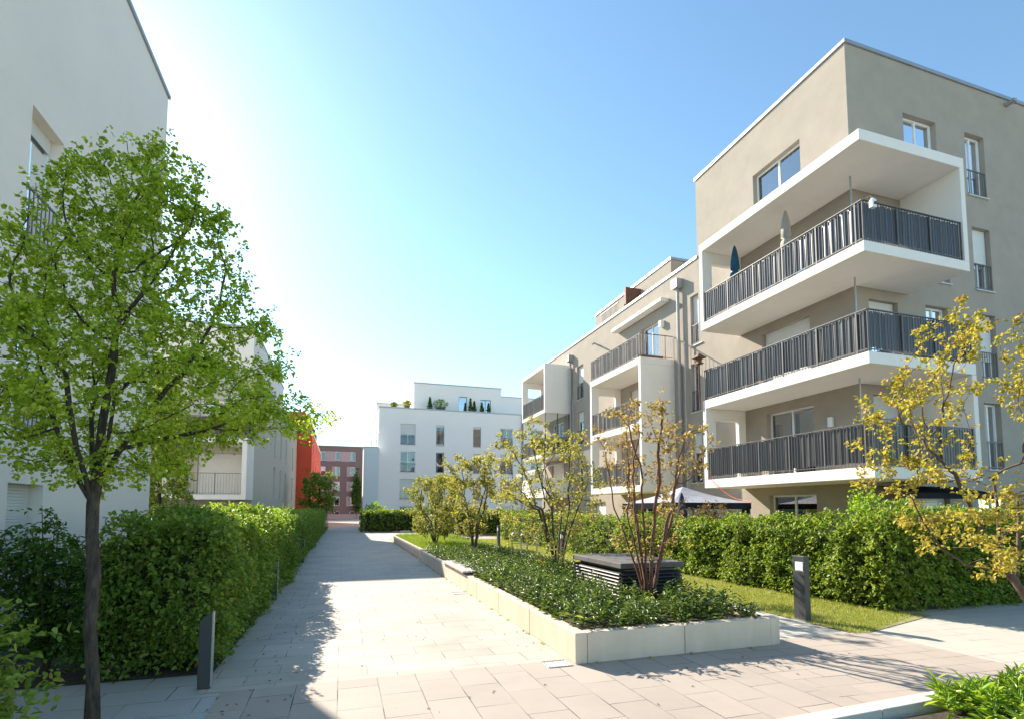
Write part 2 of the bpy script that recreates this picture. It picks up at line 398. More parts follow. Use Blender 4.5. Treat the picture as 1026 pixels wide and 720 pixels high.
def window(parent, pl, u0, u1, z0, z1, mull=1, rec=.16, shut=0.0, curtain=(0, 0), rail=False, sill=True, fm='frame', fw=.06, depth=.24, label=None, gm='glass'):
    """window part: frame mesh > pane, room, curtain, roller_shutter, guard_rail, sill"""
    g = .003
    a, b, c, d = u0 + g, u1 - g, z0 + g, z1 - g
    mb = MB(); d0, d1 = -rec - .06, -rec
    pl.box(mb, a, a + fw, c, d, d0, d1); pl.box(mb, b - fw, b, c, d, d0, d1)
    pl.box(mb, a + fw, b - fw, c, c + fw, d0, d1); pl.box(mb, a + fw, b - fw, d - fw, d, d0, d1)
    for k in range(mull):
        m = a + (b - a) * (k + 1) / (mull + 1)
        pl.box(mb, m - fw * .6, m + fw * .6, c + fw, d - fw, d0, d1)
    f = mb.build('window', M[fm], parent, bevel=.006)
    if label: f['label'] = label
    p = MB(); pl.box(p, a + fw, b - fw, c + fw, d - fw, d0 + .02, d0 + .03); p.build('pane', M[gm], f)
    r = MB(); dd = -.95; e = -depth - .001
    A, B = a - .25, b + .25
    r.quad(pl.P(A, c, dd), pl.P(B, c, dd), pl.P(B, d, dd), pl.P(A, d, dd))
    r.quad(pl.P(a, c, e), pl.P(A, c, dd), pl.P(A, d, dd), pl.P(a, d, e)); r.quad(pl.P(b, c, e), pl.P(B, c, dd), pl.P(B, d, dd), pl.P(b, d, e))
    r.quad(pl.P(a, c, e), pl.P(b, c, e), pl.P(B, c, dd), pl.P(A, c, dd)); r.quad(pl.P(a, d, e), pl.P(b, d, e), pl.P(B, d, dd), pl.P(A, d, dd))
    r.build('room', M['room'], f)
    if curtain[1] > curtain[0]:
        cm = MB(); n = 14; ua, ub = a + (b - a) * curtain[0], a + (b - a) * curtain[1]
        for k in range(n):
            q0, q1 = ua + (ub - ua) * k / n, ua + (ub - ua) * (k + 1) / n
            w0, w1 = -.33 - .03 * (k % 2), -.33 - .03 * ((k + 1) % 2)
            cm.quad(pl.P(q0, c, w0), pl.P(q1, c, w1), pl.P(q1, d, w1), pl.P(q0, d, w0))
        cm.build('curtain', M['curtain'], f)
    if shut > 0:
        sm = MB(); zb = d - (d - c) * shut; k = 0; z = d
        while z > zb + .001:
            zn = max(zb, z - .05)
            pl.box(sm, a + .03, b - .03, zn + .004, z, d1 + .008, d1 + .02); z = zn
        sm.build('roller_shutter', M['shutter'], f)
    if sill:
        sm = MB(); pl.box(sm, u0 - .03, u1 + .03, z0 + .003, z0 + .035, -rec, .06); sm.build('sill', M['sill'], f)
    if rail:
        rm = MB(); h = .95
        pl.box(rm, u0 + .01, u1 - .01, z0 + h - .03, z0 + h, -.05, -.02); pl.box(rm, u0 + .01, u1 - .01, z0 + .1, z0 + .13, -.05, -.02)
        n = max(2, int((u1 - u0) / .11))
        for k in range(n + 1):
            q = u0 + .02 + (u1 - u0 - .04) * k / n
            pl.box(rm, q - .007, q + .007, z0 + .06, z0 + h - .03, -.042, -.028)
        rm.build('guard_rail', M['rail'], f)
    return f

def railing(parent, path, z, h=1.12, cloth='fabric', period=.2, amp=.034, gap=.13, top_gap=.03, mat='rail', pitch=.1, z_drop=.0):
    """balcony railing of flat pickets along a path, with a folded cloth screen behind"""
    mb = MB(); cl = MB()
    for (x0, y0), (x1, y1) in zip(path[:-1], path[1:]):
        L = math.hypot(x1 - x0, y1 - y0); t = np.array([(x1 - x0) / L, (y1 - y0) / L, 0.]); nn = np.array([t[1], -t[0], 0.])
        o = np.array([x0, y0, z])
        def bx(m, s0, s1, z0, z1, w): m.obox(o + t * (s0 + s1) / 2 + np.array([0, 0, (z0 + z1) / 2]), t * (s1 - s0) / 2, nn * w / 2, np.array([0, 0, (z1 - z0) / 2]))
        bx(mb, 0, L, h - .025, h, .05); bx(mb, .02, L - .02, .07, .09, .03)
        n = max(2, int(L / pitch))
        for k in range(n + 1):
            s = L * k / n
            big = k % 12 == 0
            if big: bx(mb, max(0, s - .02), min(L, s + .02), -z_drop, h - .025, .035)
            else: bx(mb, s - .005, s + .005, .03 - z_drop, h - .025, .016)
        if cloth:
            off = .05; nw = max(1, round(L / period)); amps = [amp * random.uniform(.55, 1.2) for _ in range(nw + 1)]; ph = random.uniform(0, 6)
            seg = 8; prevp = None; zt0 = h - top_gap
            for k in range(nw * seg + 1):
                w_ = k / seg; s0 = .02 + (L - .04) * w_ / nw + .02 * math.sin(w_ * 1.7 + ph)
                s0 = min(max(s0, .02), L - .02)
                a0 = amps[min(int(w_), nw)] * math.sin(2 * math.pi * w_); a1 = a0 * random.uniform(.6, 1.1) + .008 * math.sin(w_ * 2.9 + ph)
                cur = (o + t * s0 - nn * (off - a0) + np.array([0, 0, gap + .012 * math.sin(w_ * 2.1)]), o + t * (s0 + .01 * math.sin(w_ * 1.3)) - nn * (off - a1) + np.array([0, 0, zt0 - .01 * (1 + math.sin(w_ * 3.1))]))
                b_ = len(cl.v); cl.v += [tuple(cur[0]), tuple(cur[1])]
                if prevp is not None: cl.f.append((b_ - 2, b_, b_ + 1, b_ - 1))
                prevp = cur
    r = mb.build('railing', M[mat], parent)
    if cloth: cl.build('privacy_screen', M[cloth], parent, smooth=True)
    return r

# ------------------------------------------------------------------ setting
def sheet(name, poly, z, mat):
    mb = MB(); k = len(poly); mb.v = [(x, y, z) for x, y in poly]; mb.f = [tuple(range(k))]
    return tag(mb.build(name, mat, None, loc=(0, 0, 0)), kind='structure')
def rect(x0, x1, y0, y1): return [(x0, y0), (x1, y0), (x1, y1), (x0, y1)]

sheet('ground', rect(-400, 400, -400, 400), -.012, M['ground'])
sheet('path', rect(-1.32, 2.68, 5.98, 60), .0, M['cream_pave'])
sheet('paved_band', rect(-1.1, 4.6, -3, 5.98), .0, M['tan_pave'])
sheet('paved_crossing', [(4.6, -3), (7.42, -3), (7.42, 5.98), (4.6, 5.98)], .0, M['tan_slit'])
sheet('slab_walk', rect(-9, -1.1, -3, 6.68), -.004, M['grey_pave'])
sheet('side_walk', [(7.42, -3), (30, -3), (30, 7.2), (9.0, 6.9), (7.42, 5.98)], -.004, M['side_pave'])
sheet('garden_path', [(5.6, 5.98), (7.42, 5.98), (7.12, 6.2), (7.12, 34), (5.6, 34)], -.004, M['side_pave'])
sheet('cross_path', rect(2.68, 9.6, 33, 43), -.002, M['cream_pave'])
sheet('lawn', [(7.12, 6.0), (7.4, 5.9), (9.6, 6.5), (9.6, 31.5), (7.12, 31.5)], .004, M['lawn'])
sheet('bed_soil', rect(-9, -1.32, 6.68, 60), .004, M['soil'])
sheet('garden', rect(9.6, 14.38, 7.4, 50), .0, M['lawn'])

# ------------------------------------------------------------------ right: beige apartment building
B = empty('apartment_building', (14.4, 11.4, 0), 'large beige apartment building with deep white framed balconies on the right', 'building')
wt = west(14.4); so = south(11.4)
tw_W = [(13.16, 15.29, 11.95, 14.25), (13.1, 15.1, 8.78, 11.0), (13.05, 15.1, 5.87, 8.12), (13.03, 15.0, 2.95, 5.2), (13.05, 15.0, .1, 2.3)]
tw_S = [(16.75, 18.23, 12.95, 14.42), (19.6, 20.55, 12.2, 14.42), (19.68, 20.55, 8.97, 11.15), (17.48, 18.48, 8.97, 11.15),
        (19.74, 20.55, 6.0, 8.2), (17.3, 18.3, 6.0, 8.2), (19.74, 20.55, 3.05, 5.25), (16.0, 17.9, .1, 2.2), (19.2, 20.9, .1, 2.2), (14.9, 16.1, 5.87, 8.1), (14.9, 16.1, 2.95, 5.2), (14.9, 16.1, 8.78, 11.)]
block(14.4, 27, 11.4, 18.6, -.01, 16.1, W=tw_W, S=tw_S).build('wall', M['beige'], B)
coping(B, 14.4, 27, 11.4, 18.6, 16.1)
window(B, wt, *tw_W[0], mull=1, rail=True, rec=.18)
window(B, wt, *tw_W[1], mull=1, shut=.35)
window(B, wt, *tw_W[2], mull=1, shut=.9)
window(B, wt, *tw_W[3], mull=1, curtain=(.02, .12))
window(B, wt, *tw_W[4], mull=1, curtain=(.5, 1.0))
window(B, so, *tw_S[0], mull=1, curtain=(0.1, .25)); window(B, so, *tw_S[1], mull=1, rail=True)
window(B, so, *tw_S[2], mull=1, shut=.55, rail=True); window(B, so, *tw_S[3], mull=1)
window(B, so, *tw_S[4], mull=1, shut=.7, rail=True); window(B, so, *tw_S[5], mull=1)
window(B, so, *tw_S[6], mull=1, rail=True); window(B, so, *tw_S[7], mull=1, shut=1.0); window(B, so, *tw_S[8], mull=1, curtain=(0, .4))
for k in (9, 10, 11): window(B, so, *tw_S[k], mull=0, shut=.15 * (k - 8), curtain=(0, .5))
lo_W = [(18.4, 19.15, 8.85, 11.1), (18.45, 19.2, 5.95, 8.1), (18.5, 19.3, 2.9, 5.1), (30.0, 30.95, 8.82, 11.05), (30.0, 31.0, 5.9, 8.05), (30.0, 31.0, 2.95, 5.1),
        (21.6, 23.15, 8.8, 10.95), (22.0, 24.4, 5.85, 8.05), (22.0, 24.4, 2.95, 5.1), (22.0, 24.4, .1, 2.25), (33.2, 35.4, 8.8, 11.), (33.2, 35.4, 5.7, 7.9), (33.2, 35.4, 2.9, 5.0), (27.2, 28.6, .1, 2.2)]
block(14.4, 27, 18.603, 37.4, -.01, 12.62, W=lo_W).build('wall', M['beige'], B)
coping(B, 14.4, 27, 18.66, 37.4, 12.62, sides='WEN')
for k, o in enumerate(lo_W):
    narrow = o[1] - o[0] < 1.1
    window(B, wt, *o, mull=0 if narrow else 1, rail=narrow, shut=[.55, 0, .4, .5, .3, 0, 0, .25, .2, 0, .3, 0, .5, 1.0][k], curtain=(0, .45) if k % 2 else (0, 0))
block(16.2, 25, 23.07, 31.72, 12.60, 14.9).build('penthouse_wall', M['beige'], B)
coping(B, 16.2, 25, 23.07, 31.72, 14.9, h=.14)
mb = MB(); mb.box(15.2, 16.19, 26.0, 26.2, 12.75, 14.5); mb.build('terrace_divider', M['rust'], B)
mb = MB()
for k in range(14): mb.box(15.0, 15.03, 26.6 + .15 * k, 26.62 + .15 * k, 12.7, 13.75)
mb.box(14.99, 15.04, 26.5, 28.8, 13.75, 13.8); mb.build('terrace_railing', M['rail'], B)
# downpipes with hopper heads
for y, zt in ((19.85, 11.75), (31.7, 11.6)):
    mb = MB(); mb.box(14.06, 14.395, y - .2, y + .2, zt, zt + .42); mb.tube([(14.26, y, 0), (14.26, y, zt)], .07, 12)
    mb.tube([(14.2, y - .5, 0), (14.2, y - .5, zt - 2.6)], .035, 8)
    mb.build('downpipe', M['metal'], B)
# retractable awning cassette
mb = MB(); mb.box(13.95, 14.39, 20.7, 25.5, 11.5, 11.68); mb.build('awning_cassette', M['shutter'], B, bevel=.03)
mb = MB(); mb.box(14.2, 14.395, 21.1, 21.35, 10.45, 10.75); mb.build('wall_lamp', M['lamp'], B, bevel=.02)
mb = MB(); mb.box(14.28, 14.395, 12.3, 12.45, 4.35, 4.65); mb.build('wall_lamp', M['lamp'], B, bevel=.02)
mb = MB(); mb.box(21.75, 21.9, 11.1, 11.395, 15.85, 15.95); mb.build('roof_spout', M['metal'], B)
mb = MB(); mb.tube([(14.39, 27.7, 11.5), (13.9, 27.5, 11.55), (13.8, 27.45, 11.45)], .05, 8); mb.build('roof_spout', M['metal'], B)
# dark folding awning over the right-hand terrace
mb = MB(); mb.quad((14.7, 11.3, 2.5), (18.0, 11.3, 2.5), (18.0, 10.2, 2.26), (14.7, 10.2, 2.26)); mb.quad((14.7, 10.2, 2.26), (18.0, 10.2, 2.26), (18.0, 10.2, 2.1), (14.7, 10.2, 2.1))
mb.build('terrace_awning', M['blackcloth'], B)

X0, XW, YS, YN, XE = 12.62, 14.395, 9.7, 16.2, 16.57
Lpoly = [(X0, YS), (XE, YS), (XE, 11.395), (XW, 11.395), (XW, YN), (X0, YN)]
def side_wall(mb, y0, y1, z0, z1, x0=X0, x1=XW, hole=True):
    if not hole: mb.box(x0, x1, y0, y1, z0, z1); return
    mb.box(x0, x0 + .42, y0, y1, z0, z1); mb.box(x1 - .32, x1, y0, y1, z0, z1); mb.box(x0 + .42, x1 - .32, y0, y1, z1 - .42, z1)
def tower_balcony(zb, zt, roof, lab):
    mb = MB(); mb.prism(Lpoly, zb, zt)
    if roof:
        side_wall(mb, YN - .18, YN, zt + .001, roof[0] - .001); mb.box(XE - .18, XE, YS, 11.395, zt + .001, roof[0] - .001)
        if roof[1]: mb.prism(Lpoly, *roof)
    b = mb.build('balcony', M['white'], B, bevel=.012); b['label'] = lab
    e = .06
    yn = YN - .2 if roof else YN - .06
    path = [(X0 + e, yn), (X0 + e, YS + e), (XE - (.2 if roof else .06), YS + e)]
    if not roof: path = [(XW - .02, yn)] + path + [(XE - .06, 11.37)]
    railing(b, path, zt, 1.13)
    mp = MB(); mp.tube([(X0 + 1.2, YS + 1.25, zt), (X0 + 1.2, YS + 1.25, (roof[0] if roof else zt + 2.6))], .025, 8)
    mp.build('pole', M['steel'], b)
    return b
tower_balcony(8.42, 8.70, (11.42, 11.72), 'top balcony with white roof slab')
tower_balcony(5.49, 5.80, None, 'middle balcony with dark screens') if True else None
tower_balcony(2.58, 2.88, (5.488, None), 'lower balcony with white side frames')

# middle stack of balconies
mb = MB(); y0, y1 = 20.4, 25.5
mb.box(X0, XW, y0, y1, 8.36, 8.66); mb.box(X0, XW, y0, y0 + .2, 2.6, 8.358); mb.box(X0, XW, y0 + .202, y1, 5.42, 5.72); mb.box(X0, XW, y0 + .202, y1, 2.6, 2.9)
side_wall(mb, y1 - .2, y1, 5.722, 8.358); side_wall(mb, y1 - .2, y1, 2.902, 5.418)
b2 = mb.build('balcony', M['white'], B, bevel=.012); b2['label'] = 'stacked balconies with solid white side wall and taupe screens'
railing(b2, [(X0 + .06, y1 - .06), (X0 + .06, y0 + .06)], 8.66, 1.1, 'fabric2', .4, .05)
railing(b2, [(X0 + .06, y0 + .06), (XW - .02, y0 + .06)], 8.66, 1.1, None)
railing(b2, [(X0 + .06, y1 - .22), (X0 + .06, y0 + .22)], 5.72, 1.1, 'fabric2', .45, .05)
railing(b2, [(X0 + .06, y1 - .22), (X0 + .06, y0 + .22)], 2.9, 1.1, 'fabric2', .3, .04)
mb = MB()
for k in range(9): mb.lathe((13.9 - .15 * k, y0 + .25, 8.66), [(.06, 0), (.08, .16), (.07, .17)], 8)
mb.build('flower_trough', M['terracotta'], b2)
# far stack
mb = MB(); y0, y1 = 32.15, 36.85
mb.box(X0, XW, y0, y1, 11.25, 11.5); mb.box(X0, XW, y0, y0 + .2, 8.2, 11.248); mb.box(X0, XW, y0 + .202, y1, 8.2, 8.42)
side_wall(mb, y1 - .2, y1, 8.422, 11.248); b3 = mb.build('balcony', M['white'], B, bevel=.012); b3['label'] = 'far top balcony with solid white side wall'
b3t = b3; mb = MB(); mb.box(X0, XW, y0, y1, 5.3, 5.5); b3 = mb.build('balcony', M['white'], B, bevel=.012); b3['label'] = 'far balcony with glazed corner'
mb = MB(); mb.box(X0, XW, y0, y1, 2.6, 2.85); b4 = mb.build('balcony', M['white'], B, bevel=.012); b4['label'] = 'far low balcony with white parapet'
railing(b3t, [(X0 + .06, y1 - .22), (X0 + .06, y0 + .22)], 8.42, 1.1, 'fabric2', .4, .05)
railing(b3, [(X0 + .06, y1 - .06), (X0 + .06, y0 + .06)], 5.5, 1.1, 'fabric2', .5, .04)
mb = MB(); mb.box(X0 + .1, XW, y0 + .03, y0 + .045, 5.5, 8.2); mb.build('glazing', M['clear'], b3)
mb = MB()
for x in (X0 + .03, 13.5, XW - .06): mb.box(x, x + .05, y0 + .02, y0 + .07, 5.5, 8.2)
mb.box(X0, XW, y0 + .02, y0 + .07, 6.55, 6.6); mb.build('glazing_frame', M['dark'], b3)
mb = MB(); mb.box(X0, X0 + .06, y1 - .1, y1 - .04, 5.5, 8.2); mb.build('glazing_post', M['dark'], b3)
railing(b3, [(XW - .02, y0 + .1), (X0 + .12, y0 + .1)], 5.5, 1.0, 'fabric', .3, .03)
mb = MB(); mb.box(X0, XW, y0, y0 + .06, 2.852, 3.9); mb.box(X0, X0 + .06, y0 + .062, y1, 2.852, 3.9); mb.build('parapet', M['white'], b4)
mb = MB(); mb.quad((14.3, 32.4, 5.0), (14.3, 36.4, 5.0), (12.0, 36.4, 4.35), (12.0, 32.4, 4.35)); mb.quad((12.0, 32.4, 4.35), (12.0, 36.4, 4.35), (12.0, 36.4, 4.1), (12.0, 32.4, 4.1))
mb.build('white_awning', M['awning'], b3)

# things on the balconies
def closed_parasol(x, y, z, h, mat, label):
    t = empty('closed_parasol', (x, y, z), label, 'parasol')
    MB().lathe((x, y, z), [(.2, 0), (.2, .05), (.04, .08)], 14).build('base', M['dark'], t)
    MB().tube([(x, y, z + .05), (x, y, z + h)], .02, 8).build('pole', M['steel'], t)
    mb = MB(); n = 16; prof = [(.05, .30), (.135, .36), (.15, .5), (.125, .6), (.06, .68), (.13, .74), (.12, 1.0), (.085, 1.3), (.05, 1.5), (.012, 1.62)]
    k = (h + .05) / 1.62 * .62
    for r_, z_ in prof:
        for i in range(n):
            a = 2 * math.pi * i / n; rr = r_ * (1 + (.28 if i % 2 else -.2))
            mb.v.append((x + rr * math.cos(a), y + rr * math.sin(a), z + h + .05 - (1.62 - z_) * 1.0))
    for j in range(len(prof) - 1):
        for i in range(n): mb.f.append((j * n + i, j * n + (i + 1) % n, (j + 1) * n + (i + 1) % n, (j + 1) * n + i))
    mb.build('canopy', M[mat], t, smooth=True)
    return t
closed_parasol(13.3, 15.1, 8.70, 2.55, 'blue', 'closed blue parasol standing on the top balcony')
closed_parasol(13.25, 12.75, 8.70, 2.55, 'ecru', 'closed cream parasol standing on the top balcony')
# bird house on a stake at the railing
t = empty('bird_house', (12.58, 16.25, 5.80), 'rust red bird house on a pole at the end of the middle balcony', 'bird house')
MB().tube([(12.56, 16.28, 5.5), (12.56, 16.28, 7.2)], .03, 8).build('pole', M['rust'], t)
MB().box(12.44, 12.68, 16.16, 16.40, 7.2, 7.24).box(12.49, 12.63, 16.21, 16.35, 7.24, 7.42).build('body', M['rust'], t)
mb = MB(); a = [(12.36, 16.08, 7.42), (12.76, 16.08, 7.42), (12.76, 16.48, 7.42), (12.36, 16.48, 7.42)]; p = (12.56, 16.28, 7.64)
for i in range(4): mb.tri(a[i], a[(i + 1) % 4], p)
mb.quad(a[3], a[2], a[1], a[0]); mb.build('roof', M['rust'], t)
# white lantern hung on the corner of the top railing
t = empty('lantern', (12.72, 9.60, 9.4), 'small white lantern hanging on the corner of the top balcony railing', 'lantern')
MB().box(12.73, 12.87, 9.50, 9.62, 9.50, 9.72).box(12.755, 12.845, 9.52, 9.60, 9.72, 9.76).build('housing', M['frame'], t, bevel=.02)
MB().lathe((12.80, 9.495, 9.6), [(.03, -.03), (.035, 0), (.03, .03)], 10).build('lens', M['dark'], t)
MB().tube([(12.80, 9.57, 9.76), (12.80, 9.62, 9.86), (12.80, 9.74, 9.86)], .008, 6).build('hook', M['steel'], t)
# red cable from the lower balcony to the pavilion
mb = MB(); pts = []
for k in range(13):
    s = k / 12; pts.append((12.55 + .03 * s, 15.85 - 2.0 * s, 2.95 - .9 * s - .22 * math.sin(math.pi * s)))
mb.tube([(12.6, 15.85, 3.25)] + pts, .012, 6)
tag(mb.build('cable', M['redcable']), 'red cable hanging from the lower balcony to the garden pavilion', 'cable')
# garden pavilion
t = empty('garden_pavilion', (11.1, 15.4, 0), 'garden pavilion with a pale pyramid canopy standing behind the hedge', 'pavilion')
cx, cy, hw, ze, zp = 11.1, 15.4, 1.5, 2.02, 2.58
mb = MB(); cs = [(cx - hw, cy - hw), (cx + hw, cy - hw), (cx + hw, cy + hw), (cx - hw, cy + hw)]
for i in range(4):
    a, b = np.array(cs[i]), np.array(cs[(i + 1) % 4])
    for k in range(6):
        p, q = a + (b - a) * k / 6, a + (b - a) * (k + 1) / 6
        sg = lambda s: -.05 * math.sin(math.pi * s)
        for j in range(4):
            def pt(w, u): 
                c = np.array([cx, cy]); xy = w * (1 - u) + c * u
                return (xy[0], xy[1], ze + (zp - ze) * u - .06 * math.sin(math.pi * u))
            if j < 3: mb.quad(pt(p, j / 4), pt(q, j / 4), pt(q, (j + 1) / 4), pt(p, (j + 1) / 4))
            else: mb.tri(pt(p, .75), pt(q, .75), pt(q, 1))
mb.build('canopy', M['canopy'], t)
mb = MB()
for i in range(4):
    (ax, ay), (bx, by) = cs[i], cs[(i + 1) % 4]
    mb.quad((ax, ay, ze - .2), (bx, by, ze - .2), (bx, by, ze), (ax, ay, ze))
mb.build('valance', M['blackcloth'], t)
for i, (x, y) in enumerate(cs):
    sx, sy = (1 if x < cx else -1), (1 if y < cy else -1)
    MB().box(x + sx * .02, x + sx * .08, y + sy * .02, y + sy * .08, 0, ze).build('leg', M['dark'], t)
mb = MB()
for k in range(10):
    a0, a1 = 2 * math.pi * k / 10, 2 * math.pi * (k + 1) / 10
    x, y = cs[1]; x -= .12; y += .12
    r0 = .15 if k % 2 else .09; r1 = .15 if (k + 1) % 2 else .09
    mb.quad((x + r0 * math.cos(a0), y + r0 * math.sin(a0), .15), (x + r1 * math.cos(a1), y + r1 * math.sin(a1), .15), (x + r1 * .9 * math.cos(a1), y + r1 * .9 * math.sin(a1), 1.95), (x + r0 * .9 * math.cos(a0), y + r0 * .9 * math.sin(a0), 1.95))
mb.build('tied_curtain', M['blackcloth'], t)
# closed dark parasol by the pavilion
closed_parasol(9.75, 13.6, .01, 2.25, 'navy', 'closed dark indigo parasol in front of the garden pavilion')

# ------------------------------------------------------------------ left: white house
H = empty('apartment_building', (-4.73, 15.75, 0), 'tall off white building on the left edge, nearest to the camera', 'building')
ea = east(-4.73)
lw = [(9.72, 10.7, 5.88, 8.1), (9.72, 10.7, 2.98, 5.2), (9.72, 10.7, .05, 2.2), (4.5, 5.5, 5.88, 8.1), (4.5, 5.5, 2.98, 5.2), (4.5, 5.5, 8.8, 11.0)]
block(-18, -4.73, -6, 15.75, -.01, 12.9, E=lw).build('wall', M['offwhite'], H)
coping(H, -18, -4.73, -6, 15.75, 12.9, h=.1)
for k, o in enumerate(lw):
    window(H, ea, *o, mull=0, rec=.2, rail=k not in (2,), shut=[.12, .3, 1.0, .2, 0, 1.0][k], curtain=(.4, 1.0) if k == 0 else (0, 0), fm='frame', fw=.07)

# middle-left house with the white balcony
H2 = empty('apartment_building', (-4.73, 32, 0), 'grey beige building on the left with a white framed corner balcony', 'building')
e2 = east(-4.73); s2 = south(32.0)
ew = [(y, y + .95, z, z + 2.2) for y in (40.9, 44.8, 48.6, 55.0) for z in (2.65, 5.6)] + [(y, y + .95, .1, 2.0) for y in (40.9, 44.8, 48.6, 55.0)]
sw = [(-7.45, -5.2, 2.6, 4.85), (-7.3, -6.2, .9, 2.0), (-5.9, -5.0, .9, 2.0), (-9.6, -8.7, .2, 2.0), (-7.45, -5.2, 5.6, 7.8)]
block(-18, -4.73, 32, 59.9, -.01, 9.6, E=ew, S=sw).build('wall', M['stone_beige'], H2)
block(-18, -4.9, 32.0, 47.5, 9.603, 11.9).build('penthouse_wall', M['offwhite'], H2)
coping(H2, -18, -4.73, 32, 59.9, 9.6, sides='E'); coping(H2, -18, -4.9, 32.0, 47.5, 11.9)
for k, o in enumerate(ew): window(H2, e2, *o, mull=0, shut=[0, .3, 0, .4, 1, 0, .2, 0, 0, 0, 0, 0][k], fm='greyframe')
for k, o in enumerate(sw): window(H2, s2, *o, mull=1 if o[1] - o[0] > 1.5 else 0, shut=[1., 0, 0, 0, 1.][k], curtain=(.3, .6) if k == 1 else (0, 0))
mb = MB(); mb.box(-11, -4.95, 29.8, 31.995, 2.3, 2.55); mb.box(-11, -4.95, 29.8, 31.995, 5.2, 5.48); mb.box(-4.948, -4.71, 29.8, 31.995, 2.3, 5.48); mb.box(-8.6, -8.4, 30.4, 31.995, 2.552, 5.198)
bl = mb.build('balcony', M['white'], H2, bevel=.012)
railing(bl, [(-10.9, 29.86), (-4.97, 29.86)], 2.55, 1.1, None, pitch=.13)
railing(bl, [(-10.9, 29.86), (-4.77, 29.86), (-4.77, 31.95)], 5.48, 1.05, 'fabric3', .3, .02)

# red house
H3 = empty('apartment_building', (-3.25, 60, 0), 'bright red building at the end of the left hedge', 'building')
rw = [(y, y + .8, z, z + 1.5) for y in (63, 69, 75) for z in (2.8, 5.7, 8.0)]
block(-18, -3.25, 60, 84, -.01, 10.05, E=rw).build('wall', M['red'], H3)
for o in rw: window(H3, east(-3.25), *o, mull=0, fm='frame')
block(-18, -4.0, 60.5, 84, 10.053, 12.3).build('upper_wall', M['red'], H3)
mb = MB(); mb.box(-18, -3.2, 59.95, 60.2, 10.055, 10.2); mb.box(-3.5, -3.2, 60.202, 84, 10.055, 10.2); mb.build('roof_coping', M['frame'], H3)
mb = MB()
for k in range(30): mb.box(-3.35, -3.32, 60.3 + .4 * k, 60.33 + .4 * k, 10.2, 11.2)
for k in range(12): mb.box(-4.9 + .14 * k, -4.87 + .14 * k, 60.02, 60.05, 10.2, 11.2)
mb.box(-3.36, -3.31, 60.02, 72, 11.2, 11.25); mb.box(-4.9, -3.37, 60.01, 60.06, 11.2, 11.25); mb.build('roof_railing', M['rail'], H3)

# mauve house at the end of the path
H4 = empty('apartment_building', (0, 105, 0), 'mauve building with pink panels closing the far end of the path', 'building')
s4 = south(105)
pw = []
for r_ in range(5):
    zh = 12.75 - r_ * 2.83
    for c_ in (-6.6, -3.6, -1.0, 1.75): pw.append((c_ - .45, c_ + .45, zh - 1.75, zh))
block(-22, 3.75, 105, 118, -.01, 13.8, S=pw).build('wall', M['mauve'], H4)
coping(H4, -22, 3.75, 105, 118, 13.8, h=.12)
for k, o in enumerate(pw): window(H4, s4, *o, gm='farglass', mull=0, shut=.5 if k in (5, 10) else 0, curtain=(0, .5) if k % 3 == 0 else (0, 0), fm='frame', fw=.08)
for r_ in range(5):
    zh = 12.75 - r_ * 2.83
    if r_ == 0: spans = [(-3.1, -1.5), (-.5, 1.25)]
    elif r_ == 4: spans = []
    else: spans = [(-2.0, -1.47), (.65, 1.28)]
    for a, b in spans:
        mb = MB(); s4.box(mb, a, b, zh - 1.85, zh + .05, .002, .03); mb.build('cladding_panel', M['pink'], H4)
mb = MB(); s4.box(mb, -8, 3.74, 0, .95, .002, .04); mb.build('plinth', M['pink'], H4)

# white block beyond the cross path
H5 = empty('apartment_building', (3.5, 57, 0), 'cool white block with a roof terrace facing the camera beyond the hedges', 'building')
s5 = south(57); ww = []
for z0_, z1_ in ((8.72, 11.0), (5.78, 8.0), (2.85, 5.05), (.1, 2.15)):
    for a, b in ((5.75, 7.36), (9.6, 10.5), (13.75, 14.66), (16.9, 18.43), (20.6, 22.0)): ww.append((a, b, z0_, z1_))
wside = [(y, y + 1.4, z, z + 2.1) for y in (60.5, 65.5, 71.0) for z in (5.9, 8.8)]
block(3.5, 30, 57, 84, -.01, 12.62, S=ww, W=wside).build('wall', M['coolwhite'], H5)
coping(H5, 3.5, 30, 57, 84, 12.62, h=.14)
sh5 = [.5, .1, .1, 0, 0, 0, 0, .2, .3, 0, .5, .4, 0, 0, 0, 0, 0, 0, .4, 0]
for k, o in enumerate(ww):
    wide = o[1] - o[0] > 1.1
    window(H5, s5, *o, gm='farglass', mull=1 if wide else 0, rail=wide, shut=sh5[k], curtain=[(0, 0), (.5, .9), (0, 0), (.05, 1), (.0, .5), (.45, .95), (0, .3)][k % 7], fw=.08, fm='greyframe' if not wide else 'frame')
for o in wside: window(H5, west(3.5), *o, mull=1, rail=True)
block(7.45, 17.75, 59.5, 80, 12.60, 16.1, S=[(12.6, 13.6, 12.8, 14.9), (15.2, 16.5, 12.8, 14.7)]).build('penthouse_wall', M['coolwhite'], H5)
window(H5, south(59.5), 12.6, 13.6, 12.8, 14.9, mull=0, fm='greyframe'); window(H5, south(59.5), 15.2, 16.5, 12.8, 14.7, mull=1, fm='greyframe')
coping(H5, 7.45, 17.75, 59.5, 80, 16.1, h=.12)
block(17.753, 28, 60.5, 80, 12.60, 15.4).build('penthouse_wall', M['coolwhite'], H5); coping(H5, 17.81, 28, 60.5, 80, 15.4, sides='SEN', h=.1)
block(3.9, 7.447, 68, 80, 12.60, 15.2).build('penthouse_wall', M['offwhite'], H5); coping(H5, 3.9, 7.447, 68, 80, 15.2, sides='WS', h=.1)
